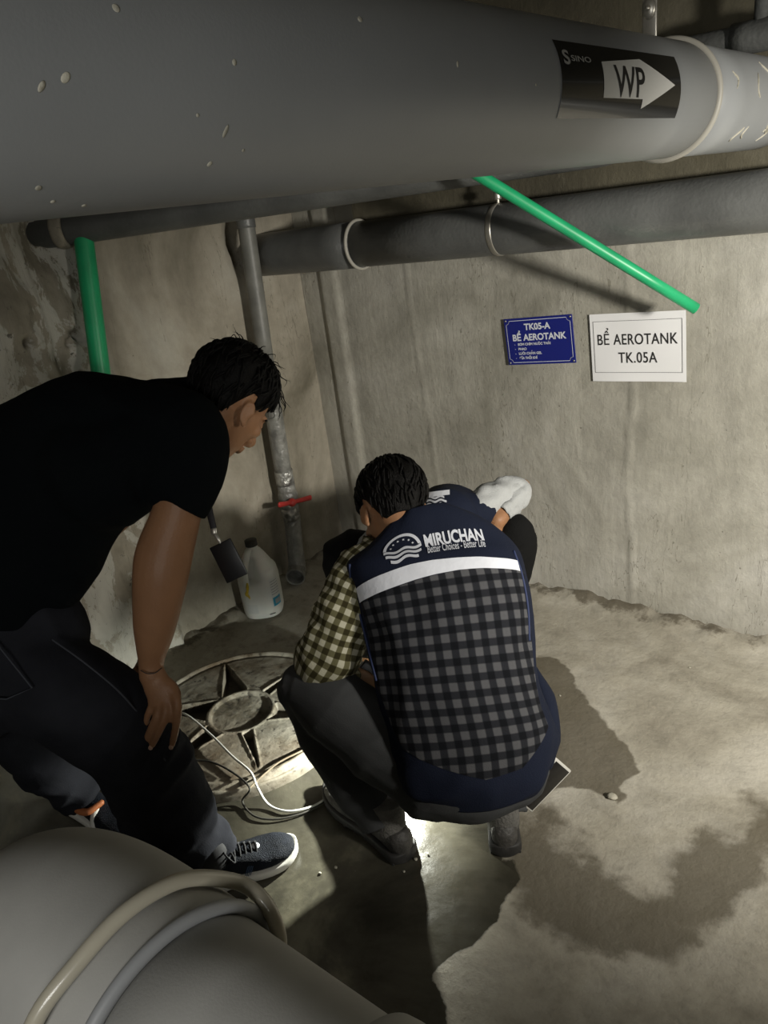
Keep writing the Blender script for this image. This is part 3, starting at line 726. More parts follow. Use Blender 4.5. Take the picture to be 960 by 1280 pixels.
btext('TK05-A', .029, .0009, .075, .117, .096)
btext('B\u1ec2 AEROTANK', .030, .0009, .028, .082, .197)
for k, t in enumerate(('B\u01a0M CH\u00ccM N\u01af\u1edaC TH\u1ea2I', 'PHAO', 'L\u01af\u1edaI CH\u1eaeN GEL', '\u0110\u0128A TH\u1ed4I KH\u00cd')):
    btext('-', .012, .0002, .031, .066 - .0155 * k); btext(t, .0115, .00035, .045, .0655 - .0155 * k, (.121, .031, .086, .068)[k])
for x, y in ((.007, .007), (bw_ - .007, .007), (.007, bh_ - .007), (bw_ - .007, bh_ - .007)):
    ellip(bo + bx * x + by * y + bz * .0048, (.0035, .0035, .0018), np.stack([bx, by, bz], 1), 12, 6).build('screw', M['steel'], bs)

# ------------------------------------------------------------------ manhole cover
MC = np.array([-1.70, 1.165, 0.0]); MR = .335
def make_cover():
    nr, nt = 84, 336; V = []; low = []
    grooves = [math.radians(a) for a in (28, 88, 148, 208, 268, 328)]
    rs = np.linspace(0, MR, nr)
    prof = []
    for r in rs:
        for k in range(nt):
            a = 2 * PI * k / nt
            z = .048; lo = 0.0
            if r < .098: z = .044 + .002 * math.sin(r * 80) ; 
            if r < .112:
                z = .046; e = sm(r, .094, .098) - sm(r, .106, .112); z += .004 * e - .007 * (1 - sm(r, .092, .096)); 
                lo = .0
            elif r < .295:
                # triangular recess: wide at the hub, pointed at the rim
                for j, ga in enumerate(grooves):
                    d = (a - ga + PI) % (2 * PI) - PI; off = abs(r * math.sin(d)) if abs(d) < PI / 2 else 9
                    half = (.040, .016, .040, .050, .036, .016)[j] * (1 - (r - .112) / .183)
                    if off < half + .006 and r < .29:
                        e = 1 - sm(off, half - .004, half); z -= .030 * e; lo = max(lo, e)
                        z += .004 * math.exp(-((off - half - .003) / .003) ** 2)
            if r > .308: z = .048 + .006 * (sm(r, .308, .312) - sm(r, .322, .327)) - .012 * sm(r, .322, .327)
            if .295 < r < .306: z -= .003
            z += .0012 * noise.fractal(Vector((r * math.cos(a) * 16, r * math.sin(a) * 16, 1)), 1, 2, 4)
            V.append(MC + [r * math.cos(a), r * math.sin(a), z]); low.append(lo)
    for z, rr in ((.030, MR + .003), (.012, MR + .002), (-.004, MR)):
        for k in range(nt):
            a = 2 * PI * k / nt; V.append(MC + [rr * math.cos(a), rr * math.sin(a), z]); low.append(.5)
    Fs = [(i * nt + k, i * nt + (k + 1) % nt, (i + 1) * nt + (k + 1) % nt, (i + 1) * nt + k) for i in range(nr + 2) for k in range(nt)]
    Fs = [f[::-1] for f in Fs]
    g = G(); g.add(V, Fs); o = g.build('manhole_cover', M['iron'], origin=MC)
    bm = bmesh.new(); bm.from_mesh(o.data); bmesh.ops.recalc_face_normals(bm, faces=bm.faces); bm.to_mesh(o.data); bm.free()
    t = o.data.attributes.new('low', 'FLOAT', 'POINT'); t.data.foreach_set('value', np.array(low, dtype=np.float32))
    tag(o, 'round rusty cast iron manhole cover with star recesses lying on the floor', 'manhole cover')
make_cover()

# ------------------------------------------------------------------ people: shared builders
CR, CU, CF = RW[:, 0], RW[:, 1], -RW[:, 2]           # picture right / up / into the scene, as world directions
def px2m(px, d): return px * d / F_PX
def limb(nodes_, seg=20, sub=5, up=None, k2=1.0, dome=True):
    """nodes (px, py, depth, radius) -> tube"""
    P = [at(*n[:3]) for n in nodes_]; R = [n[3] for n in nodes_]; R2 = [(n[4] if len(n) > 4 else n[3] * k2) for n in nodes_]
    return tube(P, R, seg, up=up, R2=R2, sub=sub, dome=dome)
def head_geo(c, fwd, up, s=1.0):
    """skin volumes of a head with ears, nose, lips, brow; c is between the ears"""
    f = nz(fwd); u = nz(up - f * (np.asarray(up) @ f)); r = np.cross(f, u); Rm = np.stack([r, f, u], 1)
    def L(p): return np.asarray(c) + Rm @ (np.asarray(p, float) * s)
    g = G()
    g.merge(ellip(L([0, -.012, .045]), np.array([.074, .094, .078]) * s, Rm))
    g.merge(ellip(L([0, .030, .0]), np.array([.062, .062, .075]) * s, Rm))
    g.merge(tube([L([0, .02, -.02]), L([0, .045, -.055]), L([0, .062, -.088])], np.array([.058, .046, .022]) * s, 18, up=f, sub=4))
    g.merge(ellip(L([0, .078, .035]), np.array([.045, .012, .012]) * s, Rm))
    g.merge(tube([L([0, .084, .028]), L([0, .098, .006]), L([0, .112, -.014]), L([0, .098, -.022])], np.array([.008, .009, .0135, .011]) * s, 14))
    for q in (-1, 1):
        g.merge(ellip(L([q * .012, .098, -.018]), np.array([.009, .010, .008]) * s, Rm))
        g.merge(ellip(L([q * .040, .066, -.005]), np.array([.020, .016, .018]) * s, Rm))
        g.merge(ellip(L([q * .030, .078, .016]), np.array([.013, .010, .008]) * s, Rm))
        e = Rm @ frame([0, -.25, 1.0], [q * 1.0, -.35, 0])    # ear plane
        ec = L([q * .076, -.006, -.002]); g.merge(ellip(ec, np.array([.026, .005, .0145]) * s, e))
        P = []
        for a in np.linspace(-.5, 4.1, 14): P.append(ec + e @ (np.array([math.sin(a + .6) * .0225, q * 0 + .003, math.cos(a + .6) * .0125]) * s))
        g.merge(tube(P,   .0042 * s, 8, sub=2))
        g.merge(ellip(ec + e @ (np.array([-.024, .0, .004]) * s), np.array([.009, .006, .008]) * s, e))
    g.merge(tube([L([-.022, .090, -.044]), L([0, .099, -.041]), L([.022, .090, -.044])], np.array([.0035, .0045, .0035]) * s, 10))
    g.merge(tube([L([-.019, .089, -.053]), L([0, .097, -.054]), L([.019, .089, -.053])], np.array([.0035, .005, .0035]) * s, 10))
    return g, L, Rm
def hair_geo(L, Rm, s, lift=.010, low=-.035, seed=1, locks=260, fringe=0.0):
    """hair: a combed cap that follows the skull down to the nape, with separate locks"""
    rs = np.random.RandomState(seed); g = G()
    def H(th, a, k):
        f = 1.0; z = math.cos(th) * (.082 + k); r = math.sin(th)
        if th > 1.75: q = th - 1.75; z = math.cos(1.75) * (.082 + k) - .088 * q; r = math.sin(1.75) * (1 - .22 * q - .15 * q * q)
        return L([(.076 + k) * r * math.cos(a), -.012 + (.096 + k) * r * math.sin(a), .045 + z])
    def tmax(a):
        back = .5 - .5 * math.sin(a); t = 1.52 + 1.12 * sm(back, .48, .80)
        fa = abs((a - PI / 2 + PI) % (2 * PI) - PI)
        if fa < .95: t = 1.02 + .34 * fa + fringe * math.cos(fa * 1.6)
        elif fa < 1.25: t = (1.02 + .34 * .95 + fringe * math.cos(.95 * 1.6)) * (1 - (fa - .95) / .3) + 1.86 * (fa - .95) / .3
        elif fa < 1.42: t = 1.86
        elif fa < 1.6: t = 1.60
        return t
    nu, nv = 80, 44; V = []
    for j in range(nv + 1):
        for i in range(nu):
            a = 2 * PI * i / nu; th = tmax(a) * j / nv
            n = noise.fractal(Vector((a * 3.0, th * 1.2, seed)), 1, 2, 4); n2 = noise.noise(Vector((math.cos(a) * 9, math.sin(a) * 9, th * 2 + seed)))
            k = lift * (1 + .32 * n + .2 * n2) * (1 - .75 * (j / nv) ** 3) - .003 * (j / nv) ** 6
            V.append(H(th, a, k))
    Fs = [(j * nu + i, (j + 1) * nu + i, (j + 1) * nu + (i + 1) % nu, j * nu + (i + 1) % nu) for j in range(nv) for i in range(nu)]
    nb = len(V); Fs += [(nv * nu + i, nb, nv * nu + (i + 1) % nu) for i in range(nu)]
    g.add(V + [L([0, -.01, .03])], Fs)
    for _ in range(locks):
        a = rs.uniform(0, 2 * PI); tm = tmax(a); t0 = rs.uniform(.08, tm * .85); ln = rs.uniform(.25, .5); P = []; da = rs.uniform(-.22, .22)
        for q in np.linspace(0, 1, 5):
            th = min(t0 + ln * q, tm - .02 + .06 * q); aa = a + da * q; k = lift * (.97 + .22 * math.sin(q * PI)) * (1 - .7 * min(th / (tm + .1), 1) ** 3) + rs.uniform(0, .001)
            P.append(H(th, aa, k))
        g.merge(tube(P, np.array([.0012, .0028, .0030, .0022, .0005]), 6, sub=2, dome=False))
    return g
def finger(P, r, seg=12):
    return tube(P, [r * 1.05, r * 1.0, r * .97, r * .82][:len(P)] if len(P) <= 4 else r, seg, sub=4)
def hand_geo(wrist, pd, pn, s=1.0, curl=(.5, .55, .6, .7), thumb=1, spread=.06, fold=None):
    """relaxed hand; pd palm direction, pn back-of-hand normal, thumb side +1/-1"""
    d = nz(pd); n = nz(np.asarray(pn) - d * (np.asarray(pn) @ d)); l = np.cross(d, n) * thumb; g = G(); w_ = np.asarray(wrist)
    g.merge(tube([w_ - d * .02 * s, w_ + d * .02 * s, w_ + d * .055 * s, w_ + d * .088 * s], np.array([.025, .031, .039, .036]) * s, 18, up=n, R2=np.array([.019, .017, .0145, .011]) * s, sub=4))
    for k in range(4):
        off = (.030 - .020 * k) * s; base = w_ + d * (.086 - (.0, -.003, .0, .007)[k]) * s + l * off
        ln = (.044, .049, .045, .035)[k] * s; r = (.0092, .0094, .009, .0078)[k] * s
        dd = nz(d + l * (1.5 - k) * spread); P = [base - dd * .02 * s, base + n * .002]
        ang = 0.0
        for q, f_ in ((1.0, .7), (.62, 1.1), (.48, .8)):
            ang += curl[k] * f_; P.append(P[-1] + (dd * math.cos(ang) - n * math.sin(ang)) * ln * q)
        g.merge(tube(P, [r * 1.0, r * 1.08, r * 1.02, r * .96, r * .78], 12, sub=4))
    b = w_ + d * .022 * s + l * .022 * s; t1 = b + (d * .5 + l * .75 - n * .25) * .038 * s; t2 = t1 + nz(d * .8 + l * .35 - n * .4) * .032 * s; t3 = t2 + nz(d * .9 - n * .5) * .024 * s
    g.merge(tube([b - l * .01, b, t1, t2, t3], np.array([.012, .014, .0125, .0105, .0085]) * s, 12, sub=4))
    return g
def shoe_parts(parent, heel, toe, width, upm, solem, collar_m, h=.085, sole_h=.026, boot=0.0, laces=None, ztoe=0.0, label=None, tread=False, name='shoe'):
    heel, toe = np.asarray(heel, float), np.asarray(toe, float); d = toe - heel; Lg = np.linalg.norm(d); x = d / Lg
    zz = nz(np.array([0, 0, 1.]) - x * x[2]); y = np.cross(zz, x)
    def W(a, b, c): return heel + x * a * Lg + y * b + zz * c
    def hw(t): return width / 2 * (.72 + .12 * math.sin(t * PI) - .10 * math.sin((t - .08) * 2 * PI) * (t < .6) + .20 * math.exp(-((t - .72) / .2) ** 2))
    def outline(t):    # rounded ends
        e = 1.0
        if t < .08: e = math.sqrt(max(0, 1 - ((.08 - t) / .08) ** 2))
        if t > .80: e = math.sqrt(max(0, 1 - ((t - .80) / .20) ** 2.3))
        return hw(t) * e
    ts = np.concatenate([[0.001, .01, .03, .06], np.linspace(.1, .85, 14), [.9, .94, .97, .99, .999]])
    root = bpy.data.objects.new(name, None); root.location = Vector(heel) - parent_world(parent) if parent is not None else Vector(heel)
    root.empty_display_size = .03; link(root, parent)
    if label and parent is not None: root['label'] = label
    seg = 24
    def section(t, w_, z0, z1, pw):
        ring = []
        for k in range(seg):
            a = 2 * PI * k / seg; c, s_ = math.cos(a), math.sin(a); c = math.copysign(abs(c) ** (2 / pw), c); s_ = math.copysign(abs(s_) ** (2 / pw), s_)
            ring.append(W(t, w_ * c, (z0 + z1) / 2 + (z1 - z0) / 2 * s_))
        return np.array(ring)
    R = [section(t, max(outline(t), .002) + .003, .0 + (.012 * max(0, (t - .8) / .2) ** 2), sole_h + .004 * math.sin(t * 7) * .3 + .010 * max(0, (t - .85) / .15), 5) for t in ts]
    bridge(R).build('sole', solem, root)
    if tread:
        tg = G()
        for k in range(9): tg.merge(box(W(.06 + k * .105, 0, .003), (.012, max(outline(.06 + k * .105), .01) * 2.03, .010), np.stack([x, y, zz], 1), .002))
        tg.build('tread', solem, root)
    def top(t): return np.interp(t, [0, .05, .2, .34, .5, .65, .8, .92, 1], [h * .72, h * .95, h, h * .98, h * .82, h * .66, h * .60, h * .5, sole_h + .004])
    R = [section(t, max(outline(t) * (.93 if t > .3 else .86), .002), sole_h * .5, max(top(t), sole_h + .004), 2.5) for t in ts]
    up_ = bridge(R); bd = voxel(up_, .005, 3, lambda V: .0012 * fbm(V, (40, 40, 40), 3)); bd.build('upper', upm, root)
    if boot:
        tube([W(.20, 0, h * .6), W(.19, 0, h + boot * .5), W(.20, 0, h + boot)], [.040, .041, .043], 22, sub=4, R2=[.048, .046, .047], up=x, dome=False).build('collar', collar_m, root)
    else:
        tube([W(.18, 0, h * .75), W(.17, 0, h * 1.12)], [.036, .037], 22, sub=3, R2=[.046, .046], up=x).build('collar', collar_m, root)
    if laces:
        for k in range(6):
            t = .34 + k * .052; zt = top(t) + .002; w_ = .026 - .001 * k
            tube([W(t - .012, -w_, zt - .009), W(t, -w_ * .5, zt + .001), W(t + .006, 0, zt + .004), W(t, w_ * .5, zt + .001), W(t - .012 + .03, w_, zt - .009)], .0028, 8, sub=3).build('lace', laces, root)
        kx = .33; zt = top(kx) + .006
        for sgn in (-1, 1):
            tube([W(kx, 0, zt), W(kx - .03, sgn * .03, zt + .014), W(kx + .03, sgn * .05, zt - .004), W(kx + .04, sgn * .03, zt - .002), W(kx, 0, zt)], .0024, 8, sub=4).build('lace', laces, root)
        tube([W(kx, 0, zt), W(kx - .05, .02, zt + .02), W(kx - .03, .045, zt + .045)], [.0024, .0022, .0012], 8, sub=4).build('lace', laces, root)
    return root, W, top
def person(label, loc): 
    return thing('person', label, 'person', loc=loc)

class Surf:
    """lofted closed cloth surface kept as a grid, so that bands and prints can be laid exactly on it"""
    def __init__(s, rings, lens=None):
        s.R = np.array(rings); n, m, _ = s.R.shape
        c = s.R.mean(1); s.v = np.concatenate([[0], np.cumsum(np.linalg.norm(np.diff(c, axis=0), axis=1))]) if lens is None else lens
        per = np.linalg.norm(np.diff(np.concatenate([s.R, s.R[:, :1]], 1), axis=1), axis=2); s.u = np.concatenate([np.zeros((n, 1)), np.cumsum(per, 1)], 1)
    def normals(s):
        du = np.roll(s.R, -1, 1) - np.roll(s.R, 1, 1); dv = np.gradient(s.R, axis=0); n = np.cross(du, dv)
        return n / (np.linalg.norm(n, axis=2)[:, :, None] + 1e-12)
    def ev(s, i, j, lift=0.0):
        n, m, _ = s.R.shape; i = min(max(i, 0), n - 1.0001); i0 = int(i); fi = i - i0; j0 = int(math.floor(j)); fj = j - j0
        def q(A): 
            a, b = j0 % m, (j0 + 1) % m
            return (A[i0, a] * (1 - fj) + A[i0, b] * fj) * (1 - fi) + (A[i0 + 1, a] * (1 - fj) + A[i0 + 1, b] * fj) * fi
        if not hasattr(s, 'N'): s.N = s.normals()
        return q(s.R) + nz(q(s.N)) * lift * s.sign
    sign = 1.0
    def mesh(s, name, m, parent, uvf=None, caps=True):
        n, k, _ = s.R.shape; g = bridge(list(s.R), closed_ends=caps)
        if uvf is not None: g.uv = [uvf(i, j) for i in range(n) for j in range(k)]
        return g.build(name, m, parent)

# ------------------------------------------------------------------ bending man in black
bm_ = person('man in black t-shirt and dark jeans bending forward with a hand on his knee', tuple(at(150, 1060, 2.0) * [1, 1, 0]))
hc_ = at(283, 509, 1.69); hf = nz(.41 * CR - .515 * CU + .75 * CF); hu = nz(.52 * CR + .83 * CU + .28 * CF)
hg_, HL, HR = head_geo(hc_, hf, hu, 1.0)
sk = G(); sk.merge(hg_)
neck0 = at(222, 520, 1.68)
sk.merge(tube([neck0, HL([0, -.03, -.055]), HL([0, -.012, 0])], [.062, .054, .052], 20, sub=4))
# torso and limbs under the clothes, one continuous body
sk.merge(limb([(-40, 760, 1.66, .13), (40, 670, 1.68, .125), (130, 590, 1.68, .125), (205, 545, 1.68, .11), (232, 520, 1.68, .06)]))
sk.merge(limb([(215, 535, 1.58, .06), (235, 560, 1.53, .052), (224, 630, 1.53, .048), (206, 690, 1.545, .057), (200, 725, 1.55, .055), (193, 785, 1.575, .043), (189, 825, 1.60, .0275), (190, 846, 1.605, .0265)], up=CF, k2=.88))
sk.merge(limb([(190, 530, 1.80, .055), (205, 600, 1.86, .046), (212, 680, 1.88, .042), (200, 760, 1.86, .036), (185, 830, 1.83, .026)], up=CF, k2=.9))
far_w = at(185, 830, 1.83); sk.merge(hand_geo(far_w, at(160, 890, 1.83) - far_w, CF * -1 + CU * .4, .95, thumb=-1))
sk.merge(limb([(-30, 820, 1.62, .095), (100, 880, 1.62, .08), (190, 950, 1.73, .052), (222, 1004, 1.80, .036), (272, 1072, 1.888, .030)]))
sk.merge(limb([(-30, 840, 1.82, .09), (30, 920, 1.95, .06), (100, 1000, 2.12, .038)]))
# right hand on the knee
hd_ = 1.605
sk.merge(tube([at(190, 840, hd_), at(196, 855, hd_ - .003), at(204, 868, hd_ - .008), at(207, 880, hd_ - .008)], [.026, .030, .037, .034], 18, up=CF, R2=[.020, .018, .016, .013], sub=5))
FG = [[(196, 868, 1.604), (189, 884, 1.598), (184, 897, 1.604), (182, 910, 1.615)],
      [(201, 872, 1.598), (197, 893, 1.588), (189, 911, 1.594), (182, 925, 1.608)],
      [(208, 872, 1.594), (207, 893, 1.582), (199, 913, 1.588), (190, 932, 1.604)],
      [(217, 862, 1.594), (222, 882, 1.582), (220, 908, 1.590), (215, 931, 1.606)]]
for P_, r_ in zip(FG, (.0075, .0085, .0090, .0088)):
    sk.merge(tube([at(*q) for q in P_], [r_ * 1.15, r_ * 1.1, r_, r_ * .78], 12, sub=5))
sk.merge(tube([at(203, 858, 1.60), at(214, 868, 1.612), at(221, 882, 1.625), at(222, 900, 1.63)], [.013, .013, .011, .009], 12, sub=4))
for a_, b_ in (((208, 872, 1.586), (198, 850, 1.592)), ((218, 866, 1.586), (200, 848, 1.592)), ((200, 874, 1.590), (195, 852, 1.594))):
    sk.merge(tube([at(*a_), at(*b_)], [.0055, .004], 8, sub=3))
body = voxel(sk, .0042, 3)
body.build('body', M['skin'], bm_)
for P_ in FG:
    t = at(*P_[-1]) - CF * .0055 + (at(*P_[-1]) - at(*P_[-2])) * .10; dd = nz(at(*P_[-1]) - at(*P_[-2])); nn = nz(-CF + .1 * CR); 
    ellip(t, (.005, .0065, .0018), np.stack([nz(np.cross(dd, nn)), dd, nz(np.cross(nz(np.cross(dd, nn)), dd))], 1), 12, 6).build('fingernail', M['nail'], bm_)
for q in (-1, 1): 
    ellip(HL([q * .030, .072, .012]), (.012, .012, .010), HR, 14, 8).build('eye', M['eye'], bm_)
    tube([HL([q * .014, .087, .032]), HL([q * .032, .085, .037]), HL([q * .048, .073, .030])], [.003, .004, .002], 8, sub=3).build('eyebrow', M['hair'], bm_)
hg2 = hair_geo(HL, HR, 1.0, .016, seed=3, locks=420, fringe=.30)
rs = np.random.RandomState(5)
for k in range(46):      # loose strands on the crown and fringe
    a = rs.uniform(0, 2 * PI) if k < 26 else rs.uniform(.5, 2.6); th = rs.uniform(.1, .9) if k < 26 else rs.uniform(.9, 1.35)
    P = []
    for q in np.linspace(0, 1, 5):
        kk = .016 + .022 * q * rs.uniform(.5, 1.3); tt = th + .35 * q; P.append(HL([(.076 + kk) * math.sin(tt) * math.cos(a + .2 * q), -.012 + (.096 + kk) * math.sin(tt) * math.sin(a + .2 * q), .045 + (.082 + kk) * math.cos(tt)]))
    hg2.merge(tube(P, [.0012, .0012, .001, .0008, .0003], 5, sub=3, dome=False))
hg2.build('hair', M['hair'], bm_)
# t-shirt
ts = G()
ts.merge(tube([at(-75, 785, 1.62), at(-18, 705, 1.63), at(40, 622, 1.65), at(105, 570, 1.66), at(165, 545, 1.66), at(212, 534, 1.66)],
              [.205, .212, .205, .180, .142, .090], 36, up=CF, R2=[.15, .155, .150, .150, .150, .12], sub=6))
ts.merge(limb([(205, 520, 1.68, .085), (228, 512, 1.69, .070), (246, 505, 1.69, .060)], up=CF))
ts.merge(limb([(205, 560, 1.56, .085), (219, 578, 1.535, .076), (219, 598, 1.535, .070), (220, 608, 1.54, .060)], up=CF))
ts.merge(limb([(190, 530, 1.62, .09), (232, 545, 1.55, .084), (246, 588, 1.535, .066), (224, 632, 1.53, .058)], up=CF, dome=False))
ts.merge(limb([(180, 530, 1.76, .09), (210, 560, 1.84, .075), (214, 625, 1.87, .062)], up=CF, dome=False))
ts.merge(limb([(248, 545, 1.58, .060), (245, 600, 1.57, .052)], up=CF))
ts.merge(limb([(120, 590, 1.60, .13), (190, 575, 1.57, .10), (215, 590, 1.56, .075)], up=CF))
ts.merge(limb([(30, 735, 1.60, .095), (74, 734, 1.60, .055)], up=CF))
voxel(ts, .008, 5, lambda V: ridges(V, at(100, 600, 1.6) - at(200, 500, 1.6), 26, .009, 2) + .004 * fbm(V, (9, 9, 9), 1)).build('t_shirt', M['black_shirt'], bm_)
tube([at(218, 488, 1.67), at(236, 500, 1.62), at(247, 522, 1.60)], .006, 8, sub=4).build('collar_rib', M['black_shirt'], bm_)
# jeans
jn = G()
jn.merge(limb([(-60, 860, 1.60, .15), (10, 812, 1.62, .142), (50, 790, 1.63, .11)], up=CF, k2=.95))
jn.merge(limb([(0, 835, 1.60, .118), (70, 858, 1.60, .112), (136, 902, 1.65, .112), (180, 950, 1.71, .104), (198, 995, 1.77, .110), (226, 1038, 1.83, .096), (270, 1072, 1.875, .064)], up=CF, k2=.9, dome=False))
jn.merge(limb([(-40, 850, 1.80, .12), (20, 905, 1.90, .095), (62, 958, 2.02, .080), (104, 990, 2.10, .066)], up=CF, k2=.9, dome=False))
jn.merge(limb([(266, 1060, 1.865, .064), (276, 1076, 1.878, .061)], up=CF, k2=.95, dome=False))
ax_c = at(272, 1072, 1.875) - at(196, 948, 1.71)
def jd(V):
    d = .004 * fbm(V, (8, 8, 8), 5)
    low = np.clip((.34 - V[:, 2]) / .25, 0, 1); d = d + (ridges(V, ax_c, 46, .016, 4) + ridges(V, ax_c + .12 * CR, 80, .007, 14)) * low
    kn = np.exp(-((V - at(190, 940, 1.65)) ** 2).sum(1) / .012); d = d + ridges(V, at(150, 900, 1.6) - at(200, 940, 1.6), 55, .016, 8) * kn
    return d + ridges(V, ax_c, 22, .005, 6) * (1 - low)
voxel(jn, .007, 4, jd).build('jeans', M['jeans'], bm_)
SG = [at(60, 795, 1.535), at(105, 830, 1.525), at(150, 862, 1.545), at(178, 893, 1.575)]
tube([at(66, 800, 1.518), at(105, 828, 1.513), at(146, 862, 1.545), at(176, 895, 1.60)], .0018, 6, sub=6).build('side_seam', M['stitch'], bm_)
tube([at(205, 948, 1.632), at(219, 975, 1.680), at(240, 1030, 1.757), at(258, 1066, 1.81)], .0018, 6, sub=6).build('side_seam', M['stitch'], bm_)
tube([at(-8, 800, 1.49), at(40, 860, 1.488), at(8, 874, 1.487), at(-30, 872, 1.49)], .0016, 6, sub=1).build('pocket_seam', M['stitch'], bm_)
# shoes
r_, W_, top_ = shoe_parts(bm_, floor_at(250, 1114), floor_at(373, 1060), .105, M['shoe_navy'], M['sole'], M['lace'], h=.088, laces=M['lace'])
for k in range(4):
    tube([W_(.42 + k * .018, -.047, .030), W_(.47 + k * .018, -.040, .048), W_(.53 + k * .016, -.032, .058)], .0011, 6, sub=3).build('side_stripe', M['shoe_blue'], r_)
ellip(W_(.60, .0, top_(.6) + .0005), (.011, .010, .004), None, 14, 8).build('tongue_badge', M['reflective'], r_)
for k in range(3): tube([W_(.17, -.046, .062 + .009 * k), W_(.23, -.046, .060 + .009 * k)], .0012, 6, sub=2).build('tag_stripe', M['ring'], r_)
r_, W_, top_ = shoe_parts(bm_, floor_at(92, 1004), floor_at(185, 1062), .10, M['shoe_navy'], M['sole'], M['orange'], h=.085, laces=None, label='navy and orange shoe')
tube([W_(.05, -.036, .060), W_(.25, -.042, .070), W_(.45, -.038, .072), W_(.5, 0, .08)], [.010, .011, .010, .008], 12, sub=4).build('ankle_trim', M['orange'], r_)
tube([W_(.52, -.040, .024), W_(.50, -.030, .050), W_(.48, -.012, .074)], [.012, .012, .008], 12, sub=4).build('white_panel', M['sole'], r_)
tube([at(176, 838, 1.575), at(184, 842, 1.570), at(194, 841, 1.572), at(202, 835, 1.585)], .0010, 6, sub=5).build('bracelet', M['lanyard'], bm_)
# lanyard and badge, hanging from his neck
ly = thing('lanyard_badge', 'black card holder on a dark ribbon hanging from the neck of the bending man', 'badge', loc=tuple(at(268, 668, 1.66)))
nk = [at(246, 520, 1.60), at(258, 585, 1.60), at(256, 615, 1.64), at(267, 663, 1.66)]
g = tube(nk, .0062, 8, up=CF, R2=[.0012] * 4, sub=6); g.merge(tube([at(250, 530, 1.70), at(262, 600, 1.66), at(261, 628, 1.655), at(268, 663, 1.662)], .0062, 8, up=CF, R2=[.0012] * 4, sub=6))
g.build('ribbon', M['lanyard'], ly)
g = tube([at(267, 661, 1.66), at(268, 667, 1.66)], .0075, 8, up=CF, R2=[.003] * 2, sub=2); g.merge(tube([at(269, 668, 1.658), at(273, 674, 1.658), at(276, 680, 1.658)], [.003, .0045, .002], 8, sub=4)); g.build('clip', M['steel'], ly)
bc = at(286, 701, 1.66); bx_ = nz(at(303, 668, 1.66) - at(279, 677, 1.66)) ; by_ = nz(at(277, 673, 1.66) - at(297, 722, 1.665)); bfm = frame(at(301, 716, 1.655) - at(278, 727, 1.665), at(277, 677, 1.66) - at(295, 722, 1.665))
box(bc, (.054, .086, .005), bfm, .0022).build('card_holder', M['badge'], ly)

# ------------------------------------------------------------------ crouching man in the navy vest
cm = person('crouching man seen from behind in navy vest with check panel and white stripe', tuple(at(560, 1060, 1.86) * [1, 1, 0]))
h2 = at(493, 643, 1.86); f2 = nz(-.22 * CR - .62 * CU + .78 * CF); u2 = nz(-.20 * CR + .85 * CU + .50 * CF)
hg_, HL2, HR2 = head_geo(h2, f2, u2, 1.0)
sk = G(); sk.merge(hg_)
sk.merge(tube([at(530, 690, 1.84), at(512, 660, 1.83), HL2([0, -.02, -.01])], [.062, .056, .054], 20, sub=4))
sk.merge(limb([(585, 955, 1.76, .13), (575, 860, 1.76, .12), (560, 780, 1.78, .135), (540, 715, 1.82, .12), (530, 685, 1.84, .07)], up=CF, k2=.75))
sk.merge(limb([(455, 720, 1.84, .052), (415, 775, 1.84, .045), (392, 838, 1.85, .04), (420, 845, 1.90, .036), (455, 852, 1.95, .030), (478, 862, 1.99, .026)]))
sk.merge(limb([(610, 710, 1.90, .045), (620, 790, 1.92, .042), (628, 860, 1.92, .038), (640, 900, 1.92, .034), (650, 935, 1.92, .027)]))
lw_ = at(478, 862, 1.99); tdir = TORCH + [0, 0, .02] - lw_
sk.merge(hand_geo(lw_, tdir, CU + .2 * CR, .95, curl=(.55, .6, .62, .65), thumb=1))
rw_ = at(650, 935, 1.92); sk.merge(hand_geo(rw_, at(664, 990, 1.89) - rw_, CR + .3 * CU, .92, curl=(.5, .55, .6, .6), thumb=-1))
sk.merge(limb([(555, 970, 1.74, .09), (470, 915, 1.80, .075), (385, 868, 1.87, .055), (430, 960, 1.88, .045), (468, 1020, 1.88, .03)]))
sk.merge(limb([(610, 960, 1.76, .09), (625, 900, 1.9, .07), (640, 850, 2.0, .055), (635, 940, 1.92, .045), (630, 1020, 1.87, .028)]))
voxel(sk, .005, 3).build('body', M['skin'], cm)
for q in (-1, 1): ellip(HL2([q * .030, .072, .012]), (.012, .012, .010), HR2, 14, 8).build('eye', M['eye'], cm)
hair_geo(HL2, HR2, 1.0, .013, seed=9, locks=520, fringe=0.1).build('hair', M['hair'], cm)
